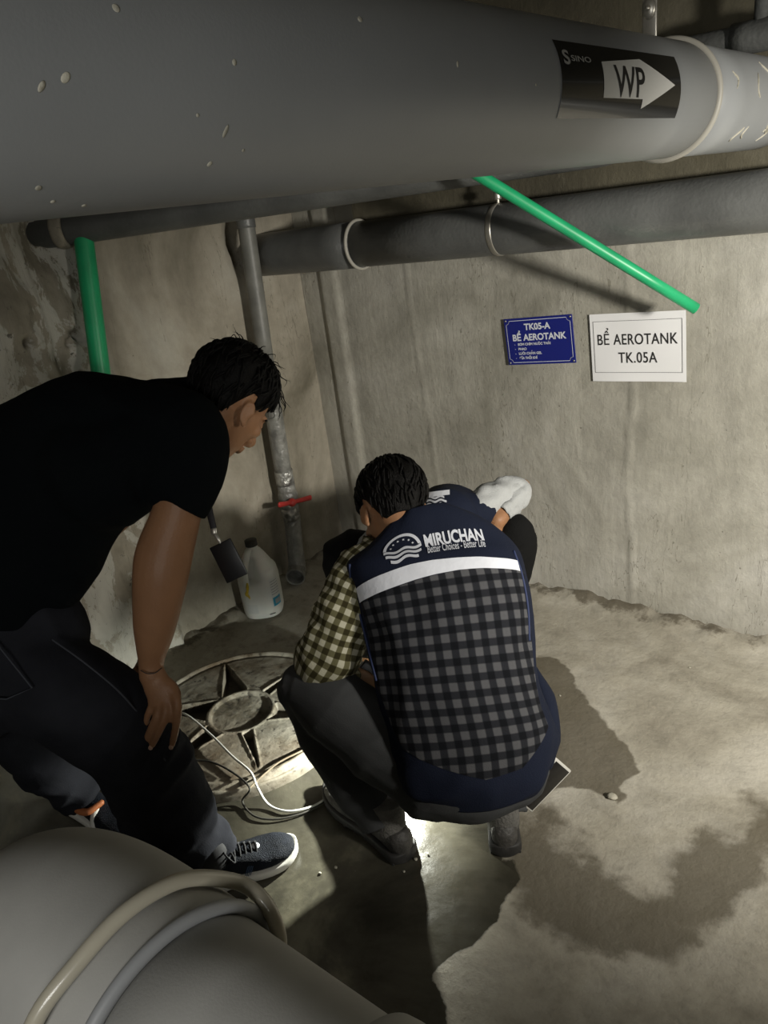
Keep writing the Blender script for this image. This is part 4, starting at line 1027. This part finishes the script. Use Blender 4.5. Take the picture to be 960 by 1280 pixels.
# trousers
tr = G()
tr.merge(limb([(530, 968, 1.755, .088), (585, 972, 1.735, .098), (640, 958, 1.765, .086)], up=CU))
tr.merge(limb([(545, 965, 1.76, .112), (480, 925, 1.79, .098), (420, 885, 1.82, .088), (383, 862, 1.85, .070), (381, 870, 1.87, .064)], up=CF, k2=.95))
tr.merge(limb([(381, 868, 1.87, .062), (408, 920, 1.885, .066), (440, 972, 1.885, .062), (466, 1010, 1.872, .053), (477, 1030, 1.868, .050)], up=CF, dome=False))
tr.merge(limb([(615, 955, 1.78, .10), (632, 890, 1.90, .085), (640, 840, 2.00, .066), (636, 930, 1.94, .060), (633, 995, 1.875, .054), (633, 1014, 1.862, .050)], up=CR, dome=False))
def td(V):
    kn = np.exp(-((V - at(400, 900, 1.82)) ** 2).sum(1) / .02); lo = np.exp(-((V - at(465, 1005, 1.85)) ** 2).sum(1) / .008)
    mid = np.exp(-((V - at(475, 940, 1.75)) ** 2).sum(1) / .012)
    return .004 * fbm(V, (8, 8, 8), 12) + ridges(V, at(383, 862, 1.85) - at(560, 980, 1.76), 24, .007, 3) + ridges(V, at(440, 900, 1.8) - at(470, 1000, 1.8), 44, .010, 9) * (lo + mid)
voxel(tr, .0065, 4, td).build('trousers', M['grey_pants'], cm)
# boots
shoe_parts(cm, floor_at(512, 1076), floor_at(412, 985), .105, M['boot'], M['boot_sole'], M['boot_pale'], h=.088, sole_h=.030, boot=.062, tread=True, name='boot')
shoe_parts(cm, floor_at(633, 1072), floor_at(622, 960), .098, M['boot'], M['boot_sole'], M['boot_pale'], h=.090, sole_h=.032, boot=.050, tread=True, name='boot')
# shirt: rolled check sleeve on the left arm, and the other sleeve
def sleeve(nodes_, name, m, parent, seg=40, sub=10, fold=.006, seed=0, up=None):
    P = [at(*n[:3]) for n in nodes_]; R = [n[3] for n in nodes_]
    rings, P_, T, R_, _ = tube_rings(P, R, seg, up=up, sub=sub)
    L_ = np.concatenate([[0], np.cumsum(np.linalg.norm(np.diff(P_, axis=0), axis=1))]); out = []
    for i, (rg, p) in enumerate(zip(rings, P_)):
        o = []
        for j, q in enumerate(rg):
            n = nz(q - p); k = fold * noise.fractal(Vector((L_[i] * 22 + seed, math.cos(j / seg * 2 * PI) * 1.3, math.sin(j / seg * 2 * PI) * 1.3)), 1, 2, 3)
            o.append(q + n * k * 1.6)
        out.append(np.array(o))
    # turned-in cuff
    e = out[-1]; c = e.mean(0); out.append(c + (e - c) * .90 + T[-1] * -.002); out.append(c + (e - c) * .88 - T[-1] * .02)
    s = Surf(out); Lc = np.concatenate([L_, [L_[-1] + .004, L_[-1] + .02]]); r0 = float(np.mean(R_))
    return s.mesh(name, m, parent, lambda i, j: (min(j, seg - j) / seg * 2 * PI * r0, Lc[i]))
sleeve([(480, 690, 1.85, .060), (452, 722, 1.835, .068), (430, 770, 1.825, .073), (412, 815, 1.83, .074), (400, 838, 1.85, .066), (416, 842, 1.885, .056), (434, 842, 1.92, .048)], 'shirt_sleeve', M['check'], cm, seed=2, up=None, fold=.007)
sleeve([(612, 700, 1.90, .052), (618, 735, 1.91, .052), (622, 790, 1.92, .050), (626, 850, 1.92, .048), (640, 885, 1.90, .044)], 'shirt_sleeve', M['check'], cm, seed=8, fold=.006)
# vest: rows from collar to hem ((left px),(right px), depth, half thickness)
VR = [((492, 650), (558, 632), 1.835, .060), ((478, 664), (580, 637), 1.83, .070), ((462, 682), (612, 652), 1.825, .080), ((428, 700), (640, 676), 1.825, .098),
      ((432, 722), (652, 696), 1.815, .115), ((444, 748), (657, 716), 1.80, .125), ((452, 782), (662, 752), 1.785, .132), ((462, 820), (664, 800), 1.77, .135),
      ((472, 860), (668, 845), 1.757, .132), ((480, 905), (684, 885), 1.748, .130), ((484, 935), (694, 908), 1.745, .128), ((488, 960), (694, 935), 1.745, .128), ((498, 978), (686, 955), 1.75, .122), ((512, 988), (670, 970), 1.755, .112)]
def vest_rings(VR, seg=96, sub=7, power=2.3):
    A = np.array([at(*r[0], r[2]) for r in VR]); B = np.array([at(*r[1], r[2]) for r in VR]); th = np.array([r[3] for r in VR])
    D = catmull(np.hstack([A, B, th[:, None]]), sub); A, B, th = D[:, :3], D[:, 3:6], D[:, 6]; C_ = (A + B) / 2; T = np.gradient(C_, axis=0); rings = []
    for a, b, t, c, tt in zip(A, B, th, C_, T):
        h = (b - a) / 2; n = nz(np.cross(tt, h)); 
        if n @ CF > 0: n = -n            # towards the camera
        ring = []
        for k in range(seg):
            q = 2 * PI * k / seg; cc, ss = math.cos(q), math.sin(q)   # q=0 right, pi/2 back panel, pi left
            cc = math.copysign(abs(cc) ** (2 / power), cc); ss = math.copysign(abs(ss) ** (2 / power), ss)
            ring.append(c + h * cc + n * ss * t * (1.0 if ss > 0 else .8))
        rings.append(np.array(ring))
    return rings
rings = vest_rings(VR); NR = len(rings); SEG = 96
for i in range(NR):
    for j in range(SEG):
        p = rings[i][j]; c = rings[i].mean(0); n = nz(p - c); v = i / (NR - 1); u = j / SEG
        k = .0035 * noise.fractal(Vector((u * 16, v * 5, 4)), 1, 2, 3) + .004 * noise.noise(Vector((u * 9 + v * 5, v * 14, 1))) * (v > .35)
        k += .006 * math.sin(v * 26 + u * 14) * sm(v, .72, .9) * .5
        rings[i][j] = p + n * k
_A = np.array(rings)
for _ in range(26): _A[1:-1] = _A[1:-1] * .5 + (_A[:-2] + _A[2:]) * .25
rings = [_A[i] for i in range(NR)]
for i in range(NR):
    c = rings[i].mean(0); v = i / (NR - 1); w = sm(v, .34, .5)
    for j in range(SEG):
        u = j / SEG; n = nz(rings[i][j] - c); f = noise.noise(Vector((u * 7 + v * 4.5, v * 6 - u * 9, 2.5))); f2 = noise.noise(Vector((u * 16 - v * 3, v * 5, 7)))
        rings[i][j] = rings[i][j] + n * w * (.010 * (1 - abs(f) * 3) * .5 + .005 * f2)
vs_ = Surf(rings); 
# arc coordinates measured from the middle of the back
V_ARC = np.concatenate([[0], np.cumsum([np.linalg.norm(rings[i + 1][SEG // 4] - rings[i][SEG // 4]) for i in range(NR - 1)])])
vs_.N = vs_.normals()
if (vs_.N[NR // 2, SEG // 4] @ CF) > 0: vs_.sign = -1.0
U_ARC = np.zeros((NR, SEG))
for i in range(NR):
    for j in range(SEG // 4, SEG // 2 + 12): U_ARC[i, j + 1] = U_ARC[i, j] + np.linalg.norm(rings[i][j + 1] - rings[i][j])
    for j in range(SEG // 4, -12, -1): U_ARC[i, (j - 1) % SEG] = U_ARC[i, j % SEG] - np.linalg.norm(rings[i][(j - 1) % SEG] - rings[i][j % SEG])
vo_ = vs_.mesh('vest', M['navy'], cm)
def arc2ij(u, v):
    """u metres to the right of the back's middle line, v metres down from the collar"""
    i = np.interp(v, V_ARC, np.arange(NR)); i0 = int(min(i, NR - 1.001)); js = np.arange(-12, SEG // 2 + 13)
    row = -(U_ARC[i0, js % SEG] * (1 - (i - i0)) + U_ARC[min(i0 + 1, NR - 1), js % SEG] * (i - i0))
    o = np.argsort(row); return i, float(np.interp(u, row[o], js[o]))
def on_vest(V, Fs, name, m, lift, parent, uv=None, thick=None, dens=.012, smooth=True):
    V, Fs = densify(V, Fs, dens) if dens else (V, Fs)
    W_ = [vs_.ev(*arc2ij(x, y), lift) for x, y in V[:, :2]]; g = G(); g.add(W_, Fs)
    if uv: g.uv = [(x, y) for x, y in V[:, :2]]
    return g.build(name, m, parent, smooth=smooth)
def stripgrid(fl, fr, ft, fb, nx, ny):
    """patch between left/right and top/bottom curves in vest metres"""
    V = []
    for j in range(ny + 1):
        b = j / ny
        for i in range(nx + 1):
            a = i / nx; l, r = fl(b), fr(b); x = l + (r - l) * a; V.append((x, ft(a) + (fb(a) - ft(a)) * b, 0))
    n = nx + 1; return np.array(V), [(j * n + i, (j + 1) * n + i, (j + 1) * n + i + 1, j * n + i + 1) for j in range(ny) for i in range(nx)]
VT = V_ARC[-1]
from mathutils.bvhtree import BVHTree
_vg = bridge(rings); BV = BVHTree.FromPolygons([Vector(p) for p in _vg.v], _vg.f)
def find_v(px, py):
    """vest metres of the point of the back seen at a picture point"""
    r = RW @ np.array([(px - 480) / F_PX, -(py - 640) / F_PX, -1.0]); h = BV.ray_cast(Vector(CAMP), Vector(r).normalized())
    if h[0] is None: h = BV.find_nearest(Vector(at(px, py, 1.76)))
    p = np.array(h[0]); RR = np.array(rings); d = ((RR - p) ** 2).sum(2); i0, j0 = np.unravel_index(np.argmin(d), d.shape); best = None
    for i in np.arange(max(i0 - 1, 0), min(i0 + 1, NR - 1.01) + .01, .1):
        for j in np.arange(j0 - 1, j0 + 1.01, .1):
            q = vs_.ev(i, j); dd = ((q - p) ** 2).sum()
            if best is None or dd < best[0]: best = (dd, i, j)
    _, i, j = best; j = (j + 24) % SEG - 24; ja, ia = int(math.floor(j)), int(i); fj, fi = j - ja, i - ia
    U = lambda a, b: U_ARC[min(a, NR - 1), b % SEG]
    u = (U(ia, ja) * (1 - fj) + U(ia, ja + 1) * fj) * (1 - fi) + (U(ia + 1, ja) * (1 - fj) + U(ia + 1, ja + 1) * fj) * fi
    return -u, float(np.interp(i, np.arange(NR), V_ARC))
TP = [find_v(*p) for p in ((446, 736), (470, 723), (490, 714), (520, 705), (545, 700), (575, 697), (600, 696), (625, 698), (646, 701))]
BT = [find_v(*p) for p in ((452, 753), (477, 742), (500, 733), (525, 724), (550, 717), (580, 712), (605, 710), (630, 711), (650, 714))]
def curve(P): 
    xs = np.linspace(0, 1, len(P)); return lambda a: float(np.interp(a, xs, [p[1] for p in P]))
ul, ur = TP[0][0], TP[-1][0]
V, Fs = stripgrid(lambda b: ul, lambda b: ur, curve(TP), curve(BT), 50, 4)
on_vest(V, Fs, 'reflective_stripe', M['reflective'], .0022, cm, dens=0)
# check panel
PL = [find_v(*p) for p in ((452, 756), (466, 830), (480, 890), (492, 920), (505, 938))]; PRr = [find_v(*p) for p in ((654, 712), (662, 770), (668, 840), (678, 890), (684, 905))]
BB = [find_v(*p) for p in ((505, 936), (545, 962), (595, 976), (645, 962), (684, 908))]
V, Fs = stripgrid(lambda b: float(np.interp(b, [0, .3, .6, .85, 1], [p[0] for p in PL])), lambda b: float(np.interp(b, [0, .3, .6, .85, 1], [p[0] for p in PRr])), curve(BT), curve(BB), 60, 60)
on_vest(V, Fs, 'check_panel', M['panel'], .0014, cm, uv=True, dens=0)
# emblem and lettering on the yoke
def emblem(R):
    V = []; Fs = []
    def add(poly):
        k = len(V); V.extend([(x, y, 0) for x, y in poly]); Fs.append(tuple(range(k, k + len(poly))))
    n = 36; a0, a1 = math.radians(8), math.radians(172)
    for k in range(n):
        p, q = a0 + (a1 - a0) * k / n, a0 + (a1 - a0) * (k + 1) / n
        add([(R * math.cos(p), R * math.sin(p)), (R * math.cos(q), R * math.sin(q)), (R * .84 * math.cos(q), R * .84 * math.sin(q)), (R * .84 * math.cos(p), R * .84 * math.sin(p))])
    for k in range(6):
        a = math.radians(22 + 27.2 * k); cx_, cy_ = R * .62 * math.cos(a), R * .62 * math.sin(a) + .02 * R
        add([(cx_ + R * .075 * (1 if t % 2 == 0 else .5) * math.cos(PI / 2 + t * PI / 5), cy_ + R * .075 * (1 if t % 2 == 0 else .5) * math.sin(PI / 2 + t * PI / 5)) for t in range(10)])
    for y0 in (.05, -.29, -.63):
        y0 *= R; m_ = 28; th = R * .20; hw_ = math.sqrt(max(R * R - (y0 - th * .3) ** 2, 0)) * .99
        for k in range(m_):
            xa, xb = -hw_ + 2 * hw_ * k / m_, -hw_ + 2 * hw_ * (k + 1) / m_
            w = lambda x: y0 + R * .095 * math.sin((x / R + .12) * 6.0) * 1.0 + R * .06 * (x / R)
            add([(xa, w(xa)), (xb, w(xb)), (xb, w(xb) - th), (xa, w(xa) - th)])
    return np.array(V), Fs
def hit(px, py):
    r = RW @ np.array([(px - 480) / F_PX, -(py - 640) / F_PX, -1.0]); return np.array(BV.ray_cast(Vector(CAMP), Vector(r).normalized())[0])
yo, yr, yd = hit(505, 686), hit(606, 672), hit(508, 704); yx = nz(yr - yo); yn = nz(np.cross(yx, yo - yd)); yn = yn if yn @ CF < 0 else -yn; yy = nz(np.cross(yn, yx)); yy = yy if yy @ CU > 0 else -yy
def put_print(V, Fs, o, name, lift=.0022):
    """printed flat on the yoke, straight along its normal"""
    V, Fs = densify(V, Fs, .008); W_ = []
    for x, y in V[:, :2]:
        p = o + yx * x + yy * y; h = BV.ray_cast(Vector(p + yn * .1), Vector(-yn)); q = np.array(h[0]) if h[0] is not None else p; W_.append(q + yn * lift)
    g = G(); g.add(W_, Fs); return g.build(name, M['sign_white'], cm, smooth=False)
V, Fs = emblem(.0440); vs_k = np.linalg.norm(hit(505, 668) - hit(505, 705)) / .091; V[:, 1] *= vs_k; put_print(V, Fs, hit(503, 687), 'emblem')
def fit(txt, bold, width, height, shear=0.0, size=.03):
    V, Fs = text_geo(txt, size, bold, shear=shear); k = V[:, 0].max() - V[:, 0].min(); V[:, 0] = (V[:, 0] - V[:, 0].min()) * width / k
    V[:, 1] *= height / (V[:, 1].max() - V[:, 1].min()); return V, Fs
lo, lo2 = hit(532, 684), hit(606, 677); wdt = np.linalg.norm(lo2 - lo)
V, Fs = fit('MIRUCHAN', .0010, wdt, np.linalg.norm(hit(560, 666) - hit(560, 681)) * 1.05); put_print(V, Fs, lo, 'lettering')
V, Fs = fit('Better Choices - Better Life', .0001, wdt * .98, np.linalg.norm(hit(560, 682) - hit(560, 690)) * 1.15, .3, .0155); put_print(V, Fs, hit(535, 692), 'tagline')
# piping round the vest edges
def edge_line(pts, name, r=.0028):
    P = [vs_.ev(*arc2ij(*find_v(*p)), .002) for p in pts]; tube(P, r, 8, sub=6).build(name, M['piping'], cm)
edge_line([(430, 704), (440, 730), (448, 758), (459, 800), (471, 850)], 'armhole_piping'); edge_line([(642, 690), (652, 720), (659, 760), (661, 800)], 'armhole_piping')
# loose side flap of the vest on the right
fl = tube([at(664, 835, 1.80), at(676, 868, 1.79), at(683, 905, 1.775), at(680, 950, 1.77)], [.010, .026, .030, .024], 20, up=CF, R2=[.02, .05, .06, .05], sub=5)
voxel(fl, .006, 3, lambda V: ridges(V, CU, 30, .006, 3)).build('vest_flap', M['navy'], cm)
# phone shining its torch, held low in his left hand
ph = thing('phone', 'phone with its torch lit, held low over the manhole by the crouching man', 'phone', loc=tuple(TORCH))
pc = TORCH + np.array([0, 0, .006]); fr = frame(np.array([.75, .66, .0]), np.array([-.66, .75, .0]))
box(pc, (.15, .074, .008), fr, .003).build('phone_body', M['badge'], ph)
box(pc + [0, 0, .0045], (.142, .068, .0012), fr, .0004).build('screen', M['phone'], ph)
ellip(TORCH + [0, 0, .0008], (.0055, .0055, .002), None, 14, 8).build('torch_led', M['led'], ph)
ph2 = thing('phone', 'black phone in pale case sticking out beside the right boot of the crouching man', 'phone', loc=tuple(at(684, 985, 1.83)))
A_, B_, C_, D_ = at(662, 1002, 1.84), at(690, 962, 1.82), at(708, 982, 1.83), at(680, 1008, 1.86)
pc2 = at(679, 981, 1.84); f3 = frame(at(698, 975, 1.84) - at(668, 1006, 1.84), at(672, 960, 1.80) - at(690, 1000, 1.86))
box(pc2, (.140, .074, .009), f3, .0043).build('phone_case', M['phone_frame'], ph2)
n3 = f3[:, 2]; n3 = n3 if n3 @ CF < 0 else -n3
box(pc2 + n3 * .0042, (.128, .062, .0022), f3, .0008).build('screen', M['phone'], ph2)

# ------------------------------------------------------------------ third man, behind
tm = person('third man crouching by the wall behind the others, navy vest and pale grey sleeve', tuple(at(560, 800, 2.45) * [1, 1, 0]))
h3 = at(498, 672, 2.12); f3_ = nz(-.3 * CR - .95 * CU - .1 * CF); u3 = nz(.0 * CR + .2 * CU - .95 * CF)
hg_, HL3, HR3 = head_geo(h3, f3_, u3, .98); sk = G(); sk.merge(hg_)
sk.merge(tube([at(548, 668, 2.26), at(525, 668, 2.18), h3], [.055, .05, .05], 18, sub=4))
sk.merge(limb([(560, 730, 2.5, .125), (565, 690, 2.42, .115), (560, 672, 2.34, .11), (550, 668, 2.27, .08)], up=CR))
sk.merge(limb([(595, 640, 2.28, .05), (625, 618, 2.33, .042), (650, 612, 2.36, .038), (640, 632, 2.31, .033), (622, 650, 2.26, .026)]))
rw3 = at(622, 648, 2.265); sk.merge(hand_geo(rw3, at(600, 690, 2.26) - rw3, -CF + .2 * CU, .95, thumb=1))
sk.merge(limb([(505, 655, 2.28, .05), (465, 690, 2.34, .042), (440, 735, 2.28, .036), (470, 770, 2.2, .026)]))
lw3 = at(470, 770, 2.2); sk.merge(hand_geo(lw3, at(495, 800, 2.18) - lw3, -CF + .2 * CU, .95, thumb=-1))
sk.merge(limb([(590, 740, 2.46, .09), (620, 710, 2.36, .075), (640, 672, 2.30, .055), (632, 740, 2.40, .048), (630, 800, 2.47, .038)]))
sk.merge(limb([(530, 745, 2.46, .09), (480, 715, 2.4, .075), (430, 695, 2.38, .055), (450, 770, 2.48, .048), (465, 820, 2.54, .038)]))
voxel(sk, .006, 3).build('body', M['skin'], tm)
hair_geo(HL3, HR3, .98, .012, seed=14, locks=200, fringe=.1).build('hair', M['hair'], tm)
bt3 = G()
bt3.merge(limb([(590, 740, 2.46, .12), (622, 705, 2.37, .092), (642, 676, 2.30, .072), (634, 740, 2.40, .062), (632, 795, 2.46, .052)], up=CF, dome=False))
bt3.merge(limb([(530, 745, 2.46, .12), (480, 712, 2.4, .092), (430, 693, 2.38, .072), (450, 765, 2.47, .062), (464, 812, 2.53, .052)], up=CF, dome=False))
bt3.merge(limb([(530, 740, 2.46, .115), (590, 738, 2.46, .115)], up=CU))
bt3.merge(ellip(at(646, 668, 2.29), (.055, .055, .065)))
voxel(bt3, .008, 4, lambda V: .005 * fbm(V, (10, 10, 10), 6)).build('trousers', M['black_pants'], tm)
shoe_parts(tm, floor_at(640, 792), floor_at(600, 845), .10, M['boot'], M['boot_sole'], M['lace'], h=.085)
shoe_parts(tm, floor_at(455, 790), floor_at(470, 855), .10, M['boot'], M['boot_sole'], M['lace'], h=.085)
v3 = G()
v3.merge(limb([(562, 745, 2.46, .145), (565, 690, 2.42, .150), (560, 648, 2.34, .150), (558, 640, 2.26, .125), (540, 655, 2.20, .06)], up=CR, R2=None) if False else limb([(562, 745, 2.46, .135), (563, 690, 2.42, .140), (560, 660, 2.34, .135), (556, 655, 2.26, .115)], up=CR))
v3.merge(limb([(505, 655, 2.28, .062), (550, 645, 2.28, .085), (596, 640, 2.27, .058)], up=CU))
vv3 = voxel(v3, .008, 4, lambda V: .004 * fbm(V, (9, 9, 9), 2)); vv3.build('vest', M['navy'], tm)
from mathutils.bvhtree import BVHTree
bv3 = BVHTree.FromPolygons([Vector(p) for p in vv3.v], vv3.f)
def cast3(px, py, lift=.003):
    r = RW @ np.array([(px - 480) / F_PX, -(py - 640) / F_PX, -1.0]); h = bv3.ray_cast(Vector(CAMP), Vector(r).normalized())
    if h[0] is None: return at(px, py, 2.25)
    return np.array(h[0] + h[1] * lift)
def patch3(tl, tr_, bl, br, name, m, nx=14, ny=4):
    V = []
    for j in range(ny + 1):
        for i in range(nx + 1):
            a, b = i / nx, j / ny; p = (np.array(tl) * (1 - a) + np.array(tr_) * a) * (1 - b) + (np.array(bl) * (1 - a) + np.array(br) * a) * b
            V.append(cast3(*p))
    n = nx + 1; g = G(); g.add(V, [(j * n + i, (j + 1) * n + i, (j + 1) * n + i + 1, j * n + i + 1) for j in range(ny) for i in range(nx)]); g.build(name, m, tm)
patch3((528, 617), (562, 613), (528, 624), (562, 619), 'reflective_stripe', M['reflective'])
V, Fs = emblem(13.0); V2, Fs2 = densify(V, Fs, 3.0); g = G()
g.add([cast3(546 - x * 1.0, 632 + y, .003) for x, y in V2[:, :2]], Fs2); g.build('emblem', M['sign_white'], tm, smooth=False)
sleeve([(588, 646, 2.28, .046), (600, 636, 2.275, .055), (622, 622, 2.31, .052), (642, 614, 2.335, .044), (648, 619, 2.33, .037), (638, 632, 2.295, .036), (627, 644, 2.27, .032)], 'shirt_sleeve', M['white_shirt'], tm, seed=4, fold=.006)
sleeve([(510, 660, 2.28, .056), (465, 690, 2.34, .055), (442, 730, 2.29, .048), (462, 760, 2.22, .040)], 'shirt_sleeve', M['white_shirt'], tm, seed=5, fold=.006)

# ------------------------------------------------------------------ white jug by the left wall
JB = floor_at(330, 765) * [1, 1, 0] + [.0, .0, .012]; JB = JB + np.array([.01, 0, 0])
jg = thing('bleach_jug', 'white plastic jug with black cap standing on the floor by the left wall', 'jug', loc=tuple(JB))
jr = nz(CR * [1, 1, 0]); jf = nz(np.cross([0, 0, 1.], jr)); jf = jf if jf @ CF < 0 else -jf     # jr to the right, jf to the viewer
def J(a, b, c): return JB + jr * a + jf * b + np.array([0, 0, c])
prof = [(.0, .066), (.004, .073), (.02, .077), (.10, .078), (.155, .078), (.185, .074), (.215, .060), (.245, .044), (.268, .030), (.276, .0215), (.290, .0205)]
zz = np.interp(np.linspace(0, 10, 70), range(11), [p[0] for p in prof]); rr_ = np.interp(np.linspace(0, 10, 70), range(11), [p[1] for p in prof]); rings = []
for z, r in zip(zz, rr_):
    ring = []
    for k in range(64):
        a = 2 * PI * k / 64; pw = 2.6 if z < .2 else 2.1; c, s = math.cos(a), math.sin(a); q = r / (abs(c) ** pw + abs(s) ** pw) ** (1 / pw)
        # finger hollow behind the handle, left-front side
        d = (a - math.radians(112) + PI) % (2 * PI) - PI; hol = math.exp(-(d / .62) ** 4) * (sm(z, .150, .168) - sm(z, .235, .262)); q *= 1 - .40 * hol
        ring.append(J(q * math.cos(a), q * math.sin(a), z))
    rings.append(np.array(ring))
gj = bridge(rings); gj.f = gj.f
gj.build('jug_body', M['jug'], jg)
a = math.radians(118); ca, sa = math.cos(a), math.sin(a)
tube([J(ca * .020, sa * .020, .272), J(ca * .040, sa * .040, .262), J(ca * .058, sa * .058, .232), J(ca * .072, sa * .070, .195), J(ca * .076, sa * .074, .160), J(ca * .070, sa * .068, .140)], [.011, .013, .0125, .0125, .014, .012], 16, sub=5).build('handle', M['jug'], jg)
tube([J(0, 0, .287), J(0, 0, .309)], [.0235, .0235], 28, dome=False).build('cap', M['rust'], jg)
def wrap_j(u0, u1, z0, z1, name, m, lift=.0012, n=16):
    V = []
    for j in range(9):
        z = z0 + (z1 - z0) * j / 8; r = np.interp(z, [p[0] for p in prof], [p[1] for p in prof])
        for i in range(n + 1):
            b = math.radians(u0 + (u1 - u0) * i / n); q = r / (abs(math.cos(b)) ** 2.6 + abs(math.sin(b)) ** 2.6) ** (1 / 2.6) + lift; V.append(J(q * math.cos(b), q * math.sin(b), z))
    g = G(); k = n + 1; g.add(V, [(j * k + i, (j + 1) * k + i, (j + 1) * k + i + 1, j * k + i + 1) for j in range(8) for i in range(n)]); return g.build(name, m, jg)
wrap_j(20, 52, .045, .165, 'label', M['jug_label'], .0008)
wrap_j(22, 50, .048, .085, 'label_band', M['jug_blue'], .0014); wrap_j(24, 44, .056, .076, 'label_panel', M['pipe'], .002)
for k in range(6): wrap_j(24, 50, .098 + .011 * k, .0995 + .011 * k, 'label_line', M['black_print'], .0014)
wrap_j(95, 125, .03, .07, 'embossed_panel', M['jug_label'], .0004)
tube([J(.078 * math.cos(x) * 1.08, .078 * math.sin(x) * 1.08, z) for x, z in ((1.9, .165), (1.93, .150), (1.96, .135), (2.05, .118), (1.95, .108), (1.93, .100))], [.004, .006, .005, .007, .004, .002], 10, sub=4).build('yellow_smear', M['yellow'], jg)
tube([J(.080 * math.cos(x) * 1.10, .080 * math.sin(x) * 1.10, .022) for x in (.9, 1.0, 1.15)], .0012, 6, sub=3).build('ink_mark', M['black_print'], jg)

# ------------------------------------------------------------------ cords on the floor
def cord(name, pts, r, m, label, cat='cable'):
    o = tube([floor_at(px, py, z) for px, py, z in pts], r, 10, sub=10).build(name, m); return tag(o, label, cat)
cord('cable', [(215, 893, .062), (232, 893, .075), (262, 917, .068), (290, 945, .066), (313, 965, .064), (322, 985, .045), (336, 1006, .012), (358, 1014, .010), (385, 1010, .010), (405, 1000, .010), (420, 985, .012), (440, 965, .02)], .0034, M['cord'], 'white cable curving over the manhole cover and across the wet floor')
cord('cable', [(232, 950, .060), (262, 952, .062), (290, 965, .062), (312, 985, .056), (303, 1002, .010), (318, 1020, .008), (345, 1024, .008), (380, 1016, .008), (408, 1000, .008), (425, 985, .008)], .0028, M['rust'], 'thin black cable lying across the manhole cover under the white one')
cord('cable', [(312, 985, .052), (330, 968, .055), (350, 952, .056), (378, 938, .056), (400, 925, .050), (425, 915, .03)], .0028, M['cord_dirty'], 'dirty brown cable lying along the right edge of the manhole cover')
# small dark device with printed label between the crouching man and his knee
dv = thing('test_device', 'small black device with white print held between the crouching man and his knee', 'device', loc=tuple(at(462, 848, 1.93)))
f4 = frame(at(478, 862, 1.93) - at(450, 840, 1.93), at(470, 820, 1.93) - at(455, 850, 1.93))
box(at(463, 846, 1.955), (.075, .055, .022), f4, .004).build('case', M['device'], dv)
n4 = f4[:, 2] if f4[:, 2] @ CF < 0 else -f4[:, 2]
for k in range(3): box(at(463, 846, 1.955) + n4 * .0112 + f4[:, 0] * .016 + f4[:, 1] * (.006 * (k - 1)), (.026, .0035, .0006), f4).build('printed_line', M['white_print'], dv, smooth=False)

# ------------------------------------------------------------------ big grey fitting at lower left, in front
AY, AZ, RP = .201, .796, .110
fp = thing('pipe_elbow', 'huge dusty grey plastic pipe elbow in the lower left foreground', 'pipe', loc=(-.6, AY, 0))
arcp = [(-.60 - .29 * math.sin(a), AY, AZ - .29 + .29 * math.cos(a)) for a in np.linspace(0, PI / 2, 9)]
tube([(-.505, AY, AZ), (-.55, AY, AZ)] + arcp + [(-.89, AY, .25), (-.89, AY, .02)], RP + .008, 96, sub=5, dome=False).build('elbow_body', M['pipe_dusty'], fp)
tube([(-.515, AY, AZ), (0, AY, AZ), (.9, AY, AZ)], RP, 96, sub=6, dome=False).build('straight_pipe', M['pipe_dusty'], fp)
ringtube((-.507, AY, AZ), (1, 0, 0), RP + .006, .0075, M['ring_grey'], 'seal_ring', fp, r2=.0065)
tube([(-.305, AY, AZ), (-.30, AY, AZ), (-.16, AY, AZ), (-.155, AY, AZ)], [RP + .004, RP + .010, RP + .010, RP + .004], 96, sub=4, dome=False).build('coupling', M['pipe_dusty'], fp)
hz = [(-.60, .070, .66), (-.575, .062, .76), (-.562, .080, .842), (-.556, .112, .892), (-.549, .155, .916), (-.547, .198, .926), (-.545, .239, .921), (-.543, .275, .902), tuple(at(298, 1103, .79)), tuple(at(328, 1124, .785)), tuple(at(345, 1156, .78)), tuple(at(349, 1190, .79)), tuple(at(335, 1235, .83)), (-.50, .30, .67), (-.53, .18, .63), (-.60, .070, .66)]
tag(tube(hz, .0078, 20, sub=6).build('hose', M['hose']), 'pale translucent hose looped over the big grey pipe in the foreground', 'hose')

# grit on the floor
for k, (px, py_, r) in enumerate(((520, 1075, .004), (535, 1068, .003), (505, 1090, .003), (420, 1085, .0035), (400, 1092, .003), (345, 1048, .003), (610, 1022, .003), (765, 998, .011), (700, 870, .003), (862, 835, .003), (905, 800, .006), (800, 748, .007), (720, 742, .006))):
    p = floor_at(px, py_) + np.array([0, 0, r * .7]); q = ellip((0, 0, 0), (r * 1.3, r, r * .6), None, 10, 6); V_ = np.array(q.v); V_ *= (1 + .25 * np.array([noise.noise(Vector(v) * 300 + Vector((k, 0, 0))) for v in q.v]))[:, None]; q.v = [tuple(v + p) for v in V_]
    tag(q.build('pebble', M['glue']), 'tiny bit of pale grit lying on the concrete floor', 'pebble', 'bits of grit on the floor')
